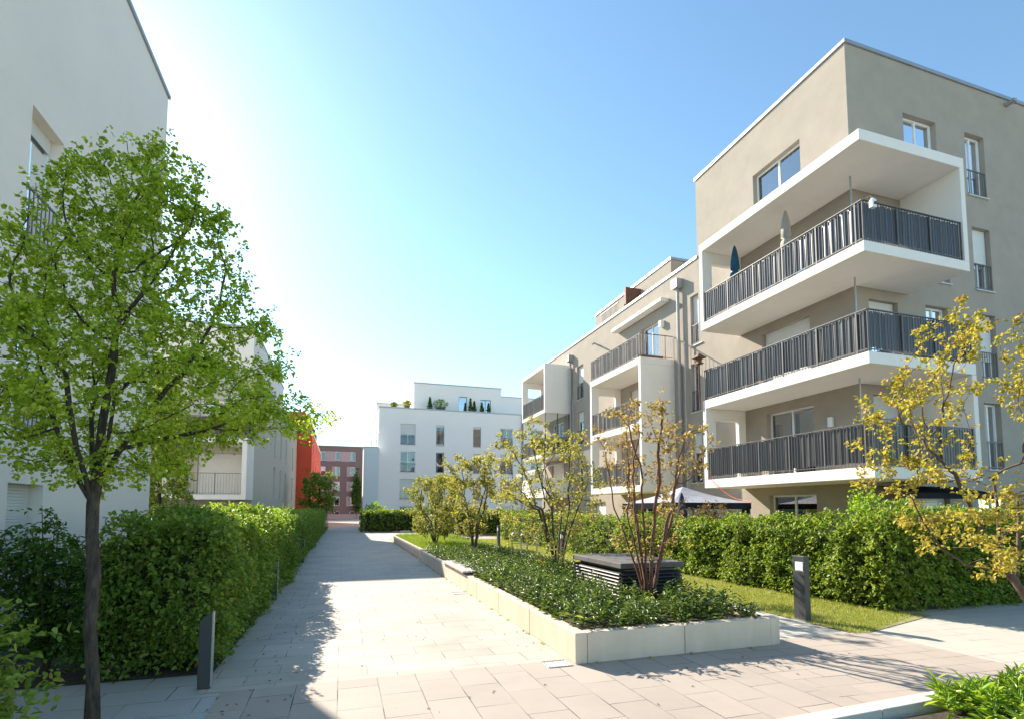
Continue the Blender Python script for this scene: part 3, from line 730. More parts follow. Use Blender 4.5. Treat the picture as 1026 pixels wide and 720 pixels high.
block(1.98, 3.495, 56.0, 59, -.01, 8.2).build('annex_wall', M['bluewhite'], H5); coping(H5, 1.98, 3.44, 56.0, 59, 8.2, sides='WS', h=.08)
mb = MB()
for x in (2.0, 2.7, 3.4): mb.box(x, x + .04, 56.0, 56.04, 8.28, 9.7)
mb.box(2.0, 3.44, 56.0, 56.04, 9.7, 9.74); mb.build('terrace_frame', M['frame'], H5)
mb = MB(); mb.box(2.05, 3.4, 56.015, 56.025, 8.3, 9.7); mb.build('glass_screen', M['clear'], H5)
for x0_ in (3.3,):
    mb = MB(); 
    for k, y in enumerate((63.0, 68.5, 74.0)):
        for z in (5.7, 8.6): mb.box(2.6, 3.495, y - 2.2, y - .2, z, z + .2).box(2.6, 2.64, y - 2.2, y - .2, z + .2, z + 1.2)
    mb.build('balcony', M['white'], H5)
mb = MB(); mb.box(19.45, 19.6, 56.82, 56.99, 0, 12.6); mb.build('downpipe', M['metal'], H5)

# ------------------------------------------------------------------ foliage tools
def unit(a): return a / (np.linalg.norm(a, axis=-1, keepdims=True) + 1e-9)

def leaf_mesh(name, P, A, N, L, W, fold=.25, shape='oval'):
    """one folded leaf per point: P base, A long axis, N facing"""
    n = len(P); A = unit(A); N = unit(N - A * np.sum(A * N, 1, keepdims=True)); S = np.cross(A, N)
    L = np.broadcast_to(L, (n,))[:, None]; W = np.broadcast_to(W, (n,))[:, None]
    up = N * W * fold
    if shape == 'long':
        k = [(0, 0), (.35, .5), (.7, .38), (1.0, 0)]
    else:
        k = [(0, 0), (.3, .5), (.68, .36), (1.0, 0)]
    base = P; tip = P + A * L - N * L * .12
    r1 = P + A * L * k[1][0] + S * W * k[1][1] + up; r2 = P + A * L * k[2][0] + S * W * k[2][1] + up * .7
    l1 = P + A * L * k[1][0] - S * W * k[1][1] + up; l2 = P + A * L * k[2][0] - S * W * k[2][1] + up * .7
    V = np.stack([base, r1, r2, tip, l2, l1], 1).reshape(-1, 3)
    i = (np.arange(n) * 6)[:, None]
    Q = np.concatenate([i + np.array([[0, 1, 2, 3]]), i + np.array([[0, 3, 4, 5]])])
    return np_mesh(name, V, Q)

def rvec(n): return unit(rng.normal(size=(n, 3)))

def grow(stems, att, di, dk, step, maxn=5000, grav=0.0, jit=.12):
    """space colonisation: stems = list of polylines; returns nodes and parents"""
    nodes = []; par = []
    for s in stems:
        last = s[0] if isinstance(s[0], int) else -1
        pts = s[1:] if isinstance(s[0], int) else s
        for p in pts:
            nodes.append(np.array(p, float)); par.append(last); last = len(nodes) - 1
    att = np.array(att, float)
    N = np.array(nodes)
    D = np.linalg.norm(att[:, None] - N[None], axis=2); near = D.argmin(1); dist = D.min(1)
    for it in range(160):
        act = dist < di
        if not act.any() or len(nodes) > maxn: break
        if it < 60 and act.sum() < 3: pass
        ids = np.unique(near[act]); new = []; NN = np.array(nodes)
        for k in ids:
            m = act & (near == k)
            d = unit(att[m] - NN[k]).sum(0); d = d / (np.linalg.norm(d) + 1e-9)
            d = d + rng.normal(size=3) * jit + np.array([0, 0, grav]); d /= np.linalg.norm(d) + 1e-9
            new.append((NN[k] + d * step, k))
        if not new: break
        b = len(nodes)
        for p, k in new: nodes.append(p); par.append(int(k))
        NP = np.array([p for p, k in new])
        D = np.linalg.norm(att[:, None] - NP[None], axis=2); dm = D.min(1); am = D.argmin(1)
        u = dm < dist; near[u] = am[u] + b; dist[u] = dm[u]
        keep = dist > dk
        att, near, dist = att[keep], near[keep], dist[keep]
        if len(att) == 0: break
    return np.array(nodes), np.array(par)

def tree(name, label, base, stems, att, trunk_r, tip_r, leaves, lsize, leafm, barkm, group=None, di=1.2, dk=.2, step=.11, pipe=2.3, droop=.3, cat='tree', thin=.02, rot=1.0, spread=.07, clump=0, maxn=4500, knob=0, per=6):
    nodes, par = grow(stems, att, di, dk, step, maxn)
    n = len(nodes); kids = [[] for _ in range(n)]
    for i, p in enumerate(par):
        if p >= 0: kids[p].append(i)
    rad = np.zeros(n)
    for i in range(n - 1, -1, -1):
        if not kids[i]: rad[i] = tip_r
        else: rad[i] = sum(rad[k] ** pipe for k in kids[i]) ** (1 / pipe)
    roots = [i for i in range(n) if par[i] < 0]
    ks = trunk_r / max(rad[i] for i in roots)
    rad = tip_r + (rad - tip_r) * (trunk_r - tip_r) / max(1e-6, max(rad[i] for i in roots) - tip_r)
    t = empty(name, base, label, cat, group)
    mb = MB(); stack = list(roots)
    while stack:
        i = stack.pop(); pts = []; rr = []
        if par[i] >= 0: pts.append(nodes[par[i]]); rr.append(rad[i] * 1.0)
        j = i
        while True:
            pts.append(nodes[j]); rr.append(rad[j])
            if not kids[j]: break
            ks_ = sorted(kids[j], key=lambda q: -rad[q]); stack += ks_[1:]; j = ks_[0]
        if par[i] < 0:
            rr[0] *= 1.25
        if knob:
            rr = [r * (1 + knob * random.uniform(-1, 1) * (r > .02)) for r in rr]
        mb.tube(pts, rr, 8 if rr[0] > .03 else 5 if rr[0] > .008 else 3)
    mb.build('trunk', M[barkm], t, smooth=True)
    tw = np.where(rad < thin)[0]; tw = tw[[par[i] >= 0 for i in tw]]
    wgt = np.array([1.6 if not kids[i] else .7 for i in tw]); wgt *= (.25 + (rng.random(len(tw)) if clump else 1)); wgt /= wgt.sum()
    nc = leaves // per + 1
    pick = np.repeat(rng.choice(tw, nc, p=wgt), per)[:leaves]
    d = unit(nodes[pick] - nodes[np.maximum(par[pick], 0)])
    P = nodes[pick] + np.repeat(rng.normal(size=(nc, 3)) * spread, per, 0)[:leaves] + rng.normal(size=(leaves, 3)) * lsize * .42
    A = d * .5 + rvec(leaves) * .8 + np.array([0, 0, -droop]); N = rvec(leaves) * .75 + np.array([0, 0, .9])
    L = lsize * rng.uniform(.6, 1.25, leaves)
    me = leaf_mesh('crown', P - np.array(base), A, N, L, L * .82)
    link_mesh('crown', me, M[leafm], t, base)
    return t

def env_points(n, f):
    out = []
    while len(out) < n:
        p = f()
        if p is not None: out.append(p)
    return np.array(out)

# street tree, left foreground
bx, by = -1.9, 5.25
prof = [(2.0, .45), (2.2, .8), (2.45, 1.7), (2.65, 2.1), (2.95, 1.78), (3.3, 1.5), (3.6, 1.24), (3.9, 1.1), (4.25, .88), (4.6, .7), (4.9, .46), (5.12, .1)]
def ftree():
    z = random.uniform(2.05, 5.14)
    r_ = np.interp(z, [p[0] for p in prof], [p[1] for p in prof])
    a = random.uniform(0, 2 * math.pi); q = r_ * math.sqrt(random.uniform(.02, 1)) * (.86 + .14 * math.sin(3 * a + 2 * z))
    x, y = q * math.cos(a), q * math.sin(a)
    if y < 0: y *= .5
    if q > .75 and z < 2.46: return None
    if x > 0: x *= 1 + .11 * max(0, min(1, (3.4 - z) / .7))
    k = max(0, z - 3.3) * .13
    return (bx + x + k * .95, by + y - k * .3, z)
def lean(p): return (p[0] - .055 * min(p[2], 2.2), p[1] + .02 * min(p[2], 2.2), p[2])
stem = [(bx, by, -.02), (bx + .01, by, .4), (bx - .012, by, .85), (bx + .015, by + .01, 1.25), (bx, by + .01, 1.6), (bx + .01, by, 1.84), (bx + .03, by, 2.0), (bx + .05, by + .01, 2.25), (bx + .06, by, 2.5), (bx + .09, by, 2.8), (bx + .13, by - .02, 3.1)]
stems = [[lean(p) for p in stem]] + [[q[0]] + [lean(p) for p in q[1:]] for q in (
    [5, (bx - .07, by + .0, 2.0), (bx - .16, by + .02, 2.22), (bx - .27, by + .03, 2.48), (bx - .36, by + .04, 2.75)],
    [5, (bx - .02, by - .05, 2.06), (bx - .06, by - .12, 2.3), (bx - .1, by - .17, 2.6), (bx - .13, by - .2, 2.9)],
    [6, (bx + .13, by + .05, 2.2), (bx + .22, by + .1, 2.42), (bx + .33, by + .13, 2.62), (bx + .46, by + .15, 2.85)],
    [6, (bx + .1, by - .06, 2.18), (bx + .16, by - .12, 2.45), (bx + .2, by - .16, 2.75)],
    [7, (bx + .2, by + .12, 2.34), (bx + .42, by + .16, 2.42), (bx + .7, by + .18, 2.5)], [6, (bx - .05, by + .14, 2.15), (bx - .1, by + .25, 2.4), (bx - .16, by + .36, 2.7)])]
tree('street_tree', 'young street tree with fresh yellow green leaves in front of the left hedge', (bx, by, 0), stems, env_points(2100, ftree), .05, .0032, 44000, .035, 'linden', 'bark', di=1.0, dk=.14, step=.075, pipe=2.55, thin=.0075, spread=.055, knob=.06, clump=1, maxn=7000)

# multi-stem trees
def clumped(P, nc, sig, frac=.8):
    c = P[rng.choice(len(P), nc, replace=False)]; m = int(len(P) * frac)
    Q = c[rng.integers(0, nc, m)] + rng.normal(size=(m, 3)) * sig * np.array([1, 1, .7])
    return np.concatenate([Q, P[m:]])
def vase(cx, cy, z0, z1, r0, r1, n, skew=(0, 0), top=.75, pw=.8):
    def f():
        s = random.random() ** top; z = z0 + (z1 - z0) * s
        r_ = (r0 + (r1 - r0) * s ** pw) * math.sqrt(random.uniform(.05, 1))
        if s > .8: r_ *= math.sqrt(max(0, 1 - ((s - .8) / .2) ** 2 * .8))
        a = random.uniform(0, 2 * math.pi)
        return (cx + skew[0] * s + r_ * math.cos(a), cy + skew[1] * s + r_ * math.sin(a), z)
    return env_points(n, f)
def multistem(cx, cy, z, k, h, spread, seed, lean=(0, 0)):
    rr = random.Random(seed); st = []
    for i in range(k):
        a = 2 * math.pi * i / k + rr.uniform(-.4, .4); w = rr.uniform(.5, 1) * spread; pts = []
        for j in range(8):
            s = j / 7
            pts.append((cx + math.cos(a) * (.05 + w * s ** 1.3) + lean[0] * s + rr.uniform(-.015, .015), cy + math.sin(a) * (.05 + w * s ** 1.3) + lean[1] * s + rr.uniform(-.015, .015), z + h * s - (.05 if j == 0 else 0)))
        st.append(pts)
    return st
zs = .30
tree('ornamental_tree', 'multi stemmed tree with bare red stems beside the louvred box', (4.52, 7.19, zs), multistem(4.52, 7.19, zs, 9, 1.5, .5, 3),
     clumped(vase(4.55, 7.25, 1.1, 3.3, .35, 1.0, 620, (.05, 0)), 34, .16), .027, .0026, 3300, .045, 'bronze', 'redbark', 'small trees in the planters', di=.9, dk=.17, step=.085, pipe=1.85, thin=.006, spread=.05, droop=.1)
tree('ornamental_tree', 'loose bronze leaved tree behind the ground cover, second from the near end of the planter', (4.9, 11.7, zs), multistem(4.9, 11.7, zs, 7, 1.5, .55, 8, (-.1, 0)),
     clumped(vase(4.75, 11.8, .9, 3.6, .7, 1.45, 700, (-.15, 0)), 30, .24), .034, .003, 6500, .06, 'amel', 'brownbark', 'small trees in the planters', di=1.0, dk=.2, step=.1, pipe=1.8, thin=.007, spread=.06)
tree('ornamental_tree', 'slim upright tree growing at the far end of the near planter', (4.3, 17.6, zs), multistem(4.3, 17.6, zs, 4, 1.3, .2, 11),
     clumped(vase(4.3, 17.6, 1.1, 3.55, .4, .9, 340), 18, .22), .034, .004, 4600, .075, 'amel', 'brownbark', 'small trees in the planters', di=1.0, dk=.25, step=.14, thin=.011, spread=.07)
tree('ornamental_tree', 'dense rounded tree growing out of the grassy far planter', (3.75, 22.3, zs), multistem(3.75, 22.3, zs, 5, 1.0, .35, 14),
     vase(3.75, 22.3, .8, 3.15, .8, 1.3, 320, top=1.0, pw=.4), .035, .004, 5600, .085, 'olive', 'brownbark', 'small trees in the planters', di=1.0, dk=.28, step=.15, thin=.012, spread=.09)
tree('ornamental_tree', 'small pale tree at the back of the grassy far planter', (5.0, 26.5, zs), multistem(5.0, 26.5, zs, 5, 1.2, .3, 18),
     vase(5.0, 26.5, 1.2, 3.6, .5, .9, 220), .05, .005, 2600, .1, 'amel', 'brownbark', 'small trees in the planters', di=1.1, dk=.3, step=.16, thin=.014, spread=.09)
# golden tree at the right edge
mx_, my_ = 8.98, 4.55
def fm():
    a = random.uniform(0, 2 * math.pi); z = random.uniform(1.15, 4.6)
    r_ = np.interp(z, [1.1, 1.6, 2.2, 3.0, 3.8, 4.6], [.8, 1.35, 1.65, 1.55, 1.2, .4]) * math.sqrt(random.uniform(.02, 1))
    return (8.6 + r_ * math.cos(a), 5.05 + r_ * math.sin(a), z)
stems = [[(8.98, 4.55, -.02), (8.86, 4.66, .4), (8.72, 4.79, .8), (8.6, 4.88, 1.12)],
         [3, (8.5, 4.98, 1.4), (8.4, 5.06, 1.75), (8.3, 5.12, 2.05), (8.24, 5.16, 2.3)],
         [3, (8.62, 4.9, 1.5), (8.66, 4.92, 1.85), (8.66, 4.95, 2.25)],
         [2, (8.9, 4.85, 1.2), (9.05, 4.9, 1.6), (9.15, 4.95, 2.0)],
         [2, (8.5, 4.9, .98), (8.2, 5.05, 1.04), (7.95, 5.2, 1.25), (7.78, 5.3, 1.6), (7.7, 5.36, 1.85)]]
tree('ornamental_tree', 'golden green tree with dark slanting stems at the right edge before the hedge', (mx_, my_, 0), stems, clumped(env_points(950, fm), 34, .2), .05, .0028, 9500, .054, 'maple', 'brownbark', di=.9, dk=.18, step=.09, pipe=1.9, thin=.008, spread=.045, clump=1)
# trees behind the left hedge
tree('garden_tree', 'slender light green tree rising behind the left hedge beside the white balcony', (-6.3, 22, 0), [[(-6.3, 22, 0), (-6.3, 22, .8), (-6.28, 22, 1.6), (-6.3, 22, 2.6), (-6.3, 22, 3.6)]],
     vase(-6.3, 22, 1.6, 7.0, 1.1, .7, 350, top=1.0, pw=1), .07, .006, 5200, .12, 'hedge', 'bark', di=1.4, dk=.35, step=.2, thin=.02, spread=.12)
tree('garden_tree', 'round headed small tree in front of the red building', (-2.0, 49.5, 0), [[(-2.0, 49.5, 0), (-2.0, 49.5, .8), (-2.0, 49.5, 1.6), (-2.0, 49.5, 2.2)]],
     vase(-2.0, 49.5, 1.5, 5.0, 1.2, 1.6, 260, top=1.0, pw=.4), .09, .01, 3000, .2, 'hedge', 'bark', di=2, dk=.5, step=.3, thin=.035, spread=.18)

# hedges -----------------------------------------------------------
def wob(P, f, seed=0):
    r_ = np.random.default_rng(seed); v = np.zeros(len(P))
    for k in range(6):
        d = r_.normal(size=3) * f * (1 + .45 * k); v += np.sin(P @ d + r_.uniform(0, 6.3)) / (1 + .3 * k)
    return v / 2.6
def hedge_leaves(faces, lsize, seed, amp=.12, per=8, freq=2.4, spray=.16, droop=.15):
    """faces: (corner, u, v, outward, sprays per square metre)"""
    PP = []; AA = []; NN = []
    for o, u, v, nrm, dens in faces:
        o, u, v, nrm = map(lambda q: np.array(q, float), (o, u, v, nrm))
        n = int(np.linalg.norm(u) * np.linalg.norm(v) * dens)
        C = o + rng.random((n, 1)) * u + rng.random((n, 1)) * v
        w = wob(C, freq, seed) * .6 + wob(C, freq * 2.6, seed + 1) * .4
        C = C + nrm * (w * amp - .02)[:, None] - nrm * (rng.random(n) ** 2 * .14)[:, None]
        D = unit(nrm * .75 + rvec(n) * .6 + np.array([0, 0, .18]))
        for k in range(per):
            s = (k + rng.random(n)) / per
            P = C + D * (s * spray)[:, None] - np.array([0, 0, 1.]) * (s ** 2 * spray * droop)[:, None] + rng.normal(size=(n, 3)) * .014
            A = D * .35 + rvec(n) * .75 + nrm * .2 + np.array([0, 0, -.15])
            N = nrm * .35 + rvec(n) * .55 + np.array([0, 0, .75])
            PP.append(P); AA.append(A); NN.append(N)
    P, A, N = map(np.concatenate, (PP, AA, NN))
    L = lsize * rng.uniform(.6, 1.2, len(P))
    return P, A, N, L
def hedge(name, label, core_boxes, faces, lsize, mat, seed, core='core', extra=None, **kw):
    x0 = core_boxes[0]
    base = ((x0[0] + x0[1]) / 2, (x0[2] + x0[3]) / 2, 0)
    t = empty(name, base, label, 'hedge')
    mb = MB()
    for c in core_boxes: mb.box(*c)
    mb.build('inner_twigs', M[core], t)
    P, A, N, L = hedge_leaves(faces, lsize, seed, **kw)
    me = leaf_mesh('foliage', P - np.array(base), A, N, L, L * .66, .2)
    link_mesh('foliage', me, M[mat], t, base)
    return t, base

# right hedge: along the lawn, turning the corner at the near end
hx, hy, hh = 9.12, 6.9, 1.47
t, hb = hedge('hedge', 'long sunny leafy hedge along the lawn, turning the corner below the right building', [(hx + .16, hx + .75, hy + .16, 30.5, .05, hh - .14), (hx + .752, 19, hy + .16, hy + .75, .05, hh + .02)],
      [((hx, hy, .03), (0, 9, 0), (0, 0, hh - .05), (-1, 0, 0), 230), ((hx, hy + 9, .03), (0, 14.6, 0), (0, 0, hh - .05), (-1, 0, 0), 75),
       ((hx, hy, .03), (5.4, 0, 0), (0, 0, hh + .2), (0, -1, 0), 230), ((hx + 5.4, hy, .03), (4, 0, 0), (0, 0, hh + .22), (0, -1, 0), 70),
       ((hx, hy, hh), (.85, 0, 0), (0, 9, 0), (0, 0, 1), 150), ((hx, hy + 9, hh), (.85, 0, 0), (0, 14.6, 0), (0, 0, 1), 60), ((hx, hy, hh + .2), (6, 0, 0), (0, .85, 0), (0, 0, 1), 150)], .072, 'hedge', 3, amp=.23, freq=1.8, spray=.2)
# left hedge along the path
lx = -1.34
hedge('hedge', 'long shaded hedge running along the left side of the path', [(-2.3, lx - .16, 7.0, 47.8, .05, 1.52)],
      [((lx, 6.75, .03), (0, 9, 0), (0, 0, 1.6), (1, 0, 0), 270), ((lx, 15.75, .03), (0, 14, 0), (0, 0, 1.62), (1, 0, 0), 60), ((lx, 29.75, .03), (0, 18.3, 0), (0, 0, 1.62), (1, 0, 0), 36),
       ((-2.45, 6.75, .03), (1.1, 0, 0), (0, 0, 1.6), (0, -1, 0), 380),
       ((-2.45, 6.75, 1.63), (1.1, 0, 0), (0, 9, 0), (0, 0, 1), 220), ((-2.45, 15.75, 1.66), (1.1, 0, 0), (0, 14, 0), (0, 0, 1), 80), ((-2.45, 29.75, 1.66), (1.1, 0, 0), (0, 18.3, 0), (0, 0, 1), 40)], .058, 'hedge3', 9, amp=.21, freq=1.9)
# far hedges before the white block
hedge('hedge', 'clipped hedge before the white block at the end of the path', [(1.75, 6.5, 44.2, 45.2, .05, 1.5)],
      [((1.6, 44, .03), (5.0, 0, 0), (0, 0, 1.6), (0, -1, 0), 30), ((1.6, 44, .03), (0, 1.3, 0), (0, 0, 1.6), (-1, 0, 0), 30), ((1.6, 44, 1.6), (5, 0, 0), (0, 1.3, 0), (0, 0, 1), 30)], .16, 'hedge', 21, amp=.15, spray=.25)
hedge('hedge', 'sunlit hedge in front of the white block, right of the small trees', [(6.8, 14, 37.2, 38.2, .05, 1.5)],
      [((6.6, 37, .03), (7.5, 0, 0), (0, 0, 1.6), (0, -1, 0), 36), ((6.6, 37, .03), (0, 1.3, 0), (0, 0, 1.6), (-1, 0, 0), 36), ((6.6, 37, 1.6), (7.5, 0, 0), (0, 1.3, 0), (0, 0, 1), 30)], .14, 'hedge', 22, amp=.15, spray=.25)

def shrub(name, label, x, y, z, rx, ry, h, n, lsize, mat, stemn=7, droop=.1, up=.3, per=8, barkm='brownbark', cat='shrub', layered=False, group=None, tdiv=.55):
    """shrub of stems that carry sprays of leaves"""
    t = empty(name, (x, y, z), label, cat, group)
    mb = MB(); tips = []
    for k in range(stemn):
        a = random.uniform(0, 6.28); q = math.sqrt(random.random()); hx_ = rx * q * math.cos(a); hy_ = ry * q * math.sin(a); hz = h * random.uniform(.7, 1.0) * (1 - .3 * q)
        pts = [(x + hx_ * s * .9, y + hy_ * s * .9, z + hz * s) for s in (0, .25, .5, .75, 1)]
        mb.tube(pts, [.016, .013, .01, .007, .003], 5); tips.append(pts)
    mb.build('stems', M[barkm], t, smooth=True)
    m = n // per
    if layered:
        st = np.array([tips[random.randrange(stemn)] for _ in range(m)]); s = rng.uniform(.12, 1, m) * 4; i = np.minimum(s.astype(int), 3); f = (s - i)[:, None]
        C = st[np.arange(m), i] * (1 - f) + st[np.arange(m), i + 1] * f
        an = rng.uniform(0, 6.28, m); D = np.stack([np.cos(an), np.sin(an), rng.uniform(-.05, .3, m)], 1); Ls = rng.uniform(.15, .45, m) * (1.15 - .6 * s / 4)
    else:
        u = rvec(m); q = rng.random((m, 1)) ** .35
        C = np.array([x, y, z + h * tdiv]) + u * q * np.array([rx, ry, h * (1 - tdiv)]) * (1 + .22 * wob(u * 2, 2.2, int(abs(x * 100)))[:, None])
        low = C[:, 2] < z + .03; C[low, 2] = z + .05
        D = unit(u + rvec(m) * .7 + np.array([0, 0, up])); Ls = rng.uniform(.08, .2, m) * (h / 1.6) ** .5
    P = []; A = []; N = []
    for k in range(per):
        s = (k + rng.random(m)) / per
        P.append(C + D * (s * Ls)[:, None] + rng.normal(size=(m, 3)) * .012 - np.array([0, 0, 1]) * (s ** 2 * Ls * droop)[:, None])
        A.append(D * .5 + rvec(m) * .7 + np.array([0, 0, -.1])); N.append(rvec(m) * (.35 if layered else .6) + np.array([0, 0, .9]))
    P, A, N = map(np.concatenate, (P, A, N)); L = lsize * rng.uniform(.6, 1.2, len(P))
    me = leaf_mesh('foliage', P - np.array([x, y, z]), A, N, L, L * .6, .2)
    link_mesh('foliage', me, M[mat], t, (x, y, z))
    return t
for k, (x, y, h, lab) in enumerate([(-2.5, 6.98, 1.85, 'dark layered shrub next to the hedge end, just right of the street tree trunk'), (-3.1, 7.3, 2.1, 'dark layered shrub directly behind the street tree trunk'), (-3.75, 7.2, 2.1, 'dark layered shrub left of the street tree trunk'), (-4.3, 7.7, 2.0, 'dark layered shrub before the shuttered ground floor window')]):
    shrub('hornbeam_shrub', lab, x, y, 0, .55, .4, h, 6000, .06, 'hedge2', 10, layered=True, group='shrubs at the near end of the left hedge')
shrub('leafy_shrub', 'bright sunlit bush bulging above the left hedge', -2.1, 13.0, .9, .8, 3.0, .93, 9000, .075, 'bright', 8, up=.5)
shrub('foreground_shrub', 'fresh green broad leaved shrub at the lower left corner, closest to the camera', -2.3, 4.0, 0, .52, .42, 1.42, 3200, .062, 'hedge', 9, droop=.4)
for x, y, h, lab in ((10.0, 7.95, 2.1, 'tall fresh green shrub standing up behind the hedge below the lower balcony corner'), (10.9, 8.0, 1.85, 'pointed fresh green shrub behind the hedge beside the dark terrace awning')):
    shrub('upright_shrub', lab, x, y, 0, .36, .36, h, 3000, .07, 'bright', 6, up=.9)
shrub('red_shrub', 'reddish leaved shrub beside the garden pavilion', 9.9, 12.4, .6, .6, .7, 1.35, 2200, .07, 'redleaf', 7)
shrub('climbing_plant', 'green climber on the right corner of the mauve building', 2.6, 104.3, 0, .7, .5, 9, 900, .5, 'hedge2', 4)
shrub('leafy_shrub', 'yellow green bush at the foot of the pale blue annex', 2.7, 47.5, 0, 1.0, .8, 2.4, 1500, .16, 'bright', 6)
shrub('leafy_shrub', 'dark low bush between the white block and the small trees', 6.6, 42.5, 0, 1.2, 1.0, 2.1, 1200, .16, 'hedge2', 6)

# ------------------------------------------------------------------ planters
def planter(name, label, x0, x1, y0, y1, h, th, seg, mat='conc'):
    t = empty(name, ((x0 + x1) / 2, (y0 + y1) / 2, 0), label, 'planter')
    def run(a, b, mk, first=0):
        n = max(1, round((b - a) / seg)); s = (b - a) / n
        for k in range(n):
            mb = MB(); mk(mb, a + s * k + .004, a + s * (k + 1) - .004); mb.build('wall_panel', M[mat], t, bevel=.008)
    run(y0, y1, lambda m, a, b: m.box(x0, x0 + th, a, b, 0, h))
    run(y0, y1, lambda m, a, b: m.box(x1 - th, x1, a, b, 0, h))
    run(x0 + th, x1 - th, lambda m, a, b: m.box(a, b, y0, y0 + th, 0, h))
    run(x0 + th, x1 - th, lambda m, a, b: m.box(a, b, y1 - th, y1, 0, h))
    mb = MB(); mb.box(x0 + th, x1 - th, y0 + th, y1 - th, 0, h - .07); mb.build('soil', M['soil'], t)
    return t
planter('raised_planter', 'long cream concrete planter full of dark ground cover beside the path', 2.63, 5.62, 5.75, 18.6, .355, .15, 1.57)
planter('raised_planter', 'farther cream concrete planter with grass and small trees', 2.75, 6.0, 19.7, 31.3, .34, .15, 1.6)

def ground_cover(name, label, area, z, dens, lsize, mat, h=(.06, .24), per=10, lw=.3, tilt=.75, cat='ground cover', clip=None, kind='stuff'):
    x0, x1, y0, y1 = area; n = int((x1 - x0) * (y1 - y0) * dens)
    C = np.stack([rng.uniform(x0, x1, n), rng.uniform(y0, y1, n), np.full(n, z)], 1)
    if clip is not None: C = C[~clip(C)]
    n = len(C)
    hh_ = rng.uniform(h[0], h[1], n) * (1 + .35 * wob(C, 1.6, 4)); P = []; A = []; N = []; Ls = []
    for k in range(per):
        an = k * 2.4 + rng.uniform(0, 6.28, n); s = k / per
        el = tilt * (s * .9 + .1) + rng.normal(size=n) * .2
        D = np.stack([np.cos(an) * np.cos(el), np.sin(an) * np.cos(el), np.sin(el)], 1)
        P.append(C + np.stack([np.zeros(n), np.zeros(n), hh_ * (.35 + .65 * s)], 1)); A.append(D)
        N.append(np.stack([-np.cos(an) * np.sin(el), -np.sin(an) * np.sin(el), np.cos(el)], 1) + rng.normal(size=(n, 3)) * .25); Ls.append(lsize * rng.uniform(.65, 1.2, n) * (1 - .3 * s))
    P, A, N, L = np.concatenate(P), np.concatenate(A), np.concatenate(N), np.concatenate(Ls)
    me = leaf_mesh(name, P, A, N, L, L * lw, .25, 'long')
    o = link_mesh(name, me, M[mat], None, (0, 0, 0))
    return tag(o, label, cat, None, kind)
boxarea = lambda C: (C[:, 0] > 4.22) & (C[:, 1] > 7.42) & (C[:, 1] < 9.6)
ground_cover('ground_cover', 'dark glossy ground cover filling the near planter', (2.75, 5.5, 5.87, 11.0), .28, 110, .12, 'laurel', (.10, .40), clip=boxarea)
ground_cover('ground_cover', 'glossy ground cover in the farther half of the near planter', (2.78, 5.48, 11.0, 18.4), .28, 60, .13, 'laurel', (.08, .36), 9)

def grass(name, label, area, z, n, hgt, w, mat='grass', keep=None):
    x0, x1, y0, y1 = area
    P = np.stack([rng.uniform(x0, x1, n), rng.uniform(y0, y1, n), np.full(n, z)], 1)
    if keep is not None: P = P[keep(P)]
    n = len(P); pt = wob(P, 1.1, 31)
    P = P[rng.random(n) < .62 + .5 * pt]; n = len(P)
    an = rng.uniform(0, 6.28, n); s = np.stack([np.cos(an), np.sin(an), np.zeros(n)], 1) * w / 2
    tip = P + np.stack([rng.normal(size=n) * hgt * .45, rng.normal(size=n) * hgt * .45, hgt * rng.uniform(.5, 1.2, n)], 1)
    V = np.stack([P - s, P + s, tip], 1).reshape(-1, 3)
    me = np_mesh(name, V, None, np.arange(n * 3).reshape(-1, 3))
    return tag(link_mesh(name, me, M[mat], None, (0, 0, 0)), label, 'grass', None, 'stuff')
grass('grass', 'patchy short grass between the garden path and the right hedge', (7.12, 9.4, 5.9, 16), .004, 60000, .05, .009, keep=lambda P: P[:, 1] > 5.9 + np.maximum(0, (P[:, 0] - 7.4)) * .36)
grass('grass', 'grass strip farther along the right hedge', (7.12, 9.4, 16, 31), .004, 26000, .07, .02)
grass('grass', 'long green grass filling the far planter', (2.92, 5.84, 19.9, 31.1), .27, 24000, .24, .02, 'hedge')

# kerbed bed in the lower right corner
t = empty('kerbed_bed', (6.5, 3.2, 0), 'pale kerbed plant bed in the lower right corner', 'planter')
for k in range(6):
    a = 2.4 + k * 1.0; ya = 3.56 + (a - 4.0) * .043
    mb = MB(); mb.prism([(a + .004, ya - .16), (a + .996, ya - .117), (a + .996, ya + .043), (a + .004, ya)], 0, .11); mb.build('kerb_stone', M['kerb'], t, bevel=.008)
mb = MB(); mb.box(2.4, 8.4, 1.6, 3.33, 0, .05); mb.build('soil', M['soil'], t)
ground_cover('green_bed_plants', 'fresh green long leaved plants inside the corner kerb bed', (4.9, 8.2, 2.2, 3.42), .05, 190, .15, 'rhodo', (.06, .26), 10, .22, 1.0)
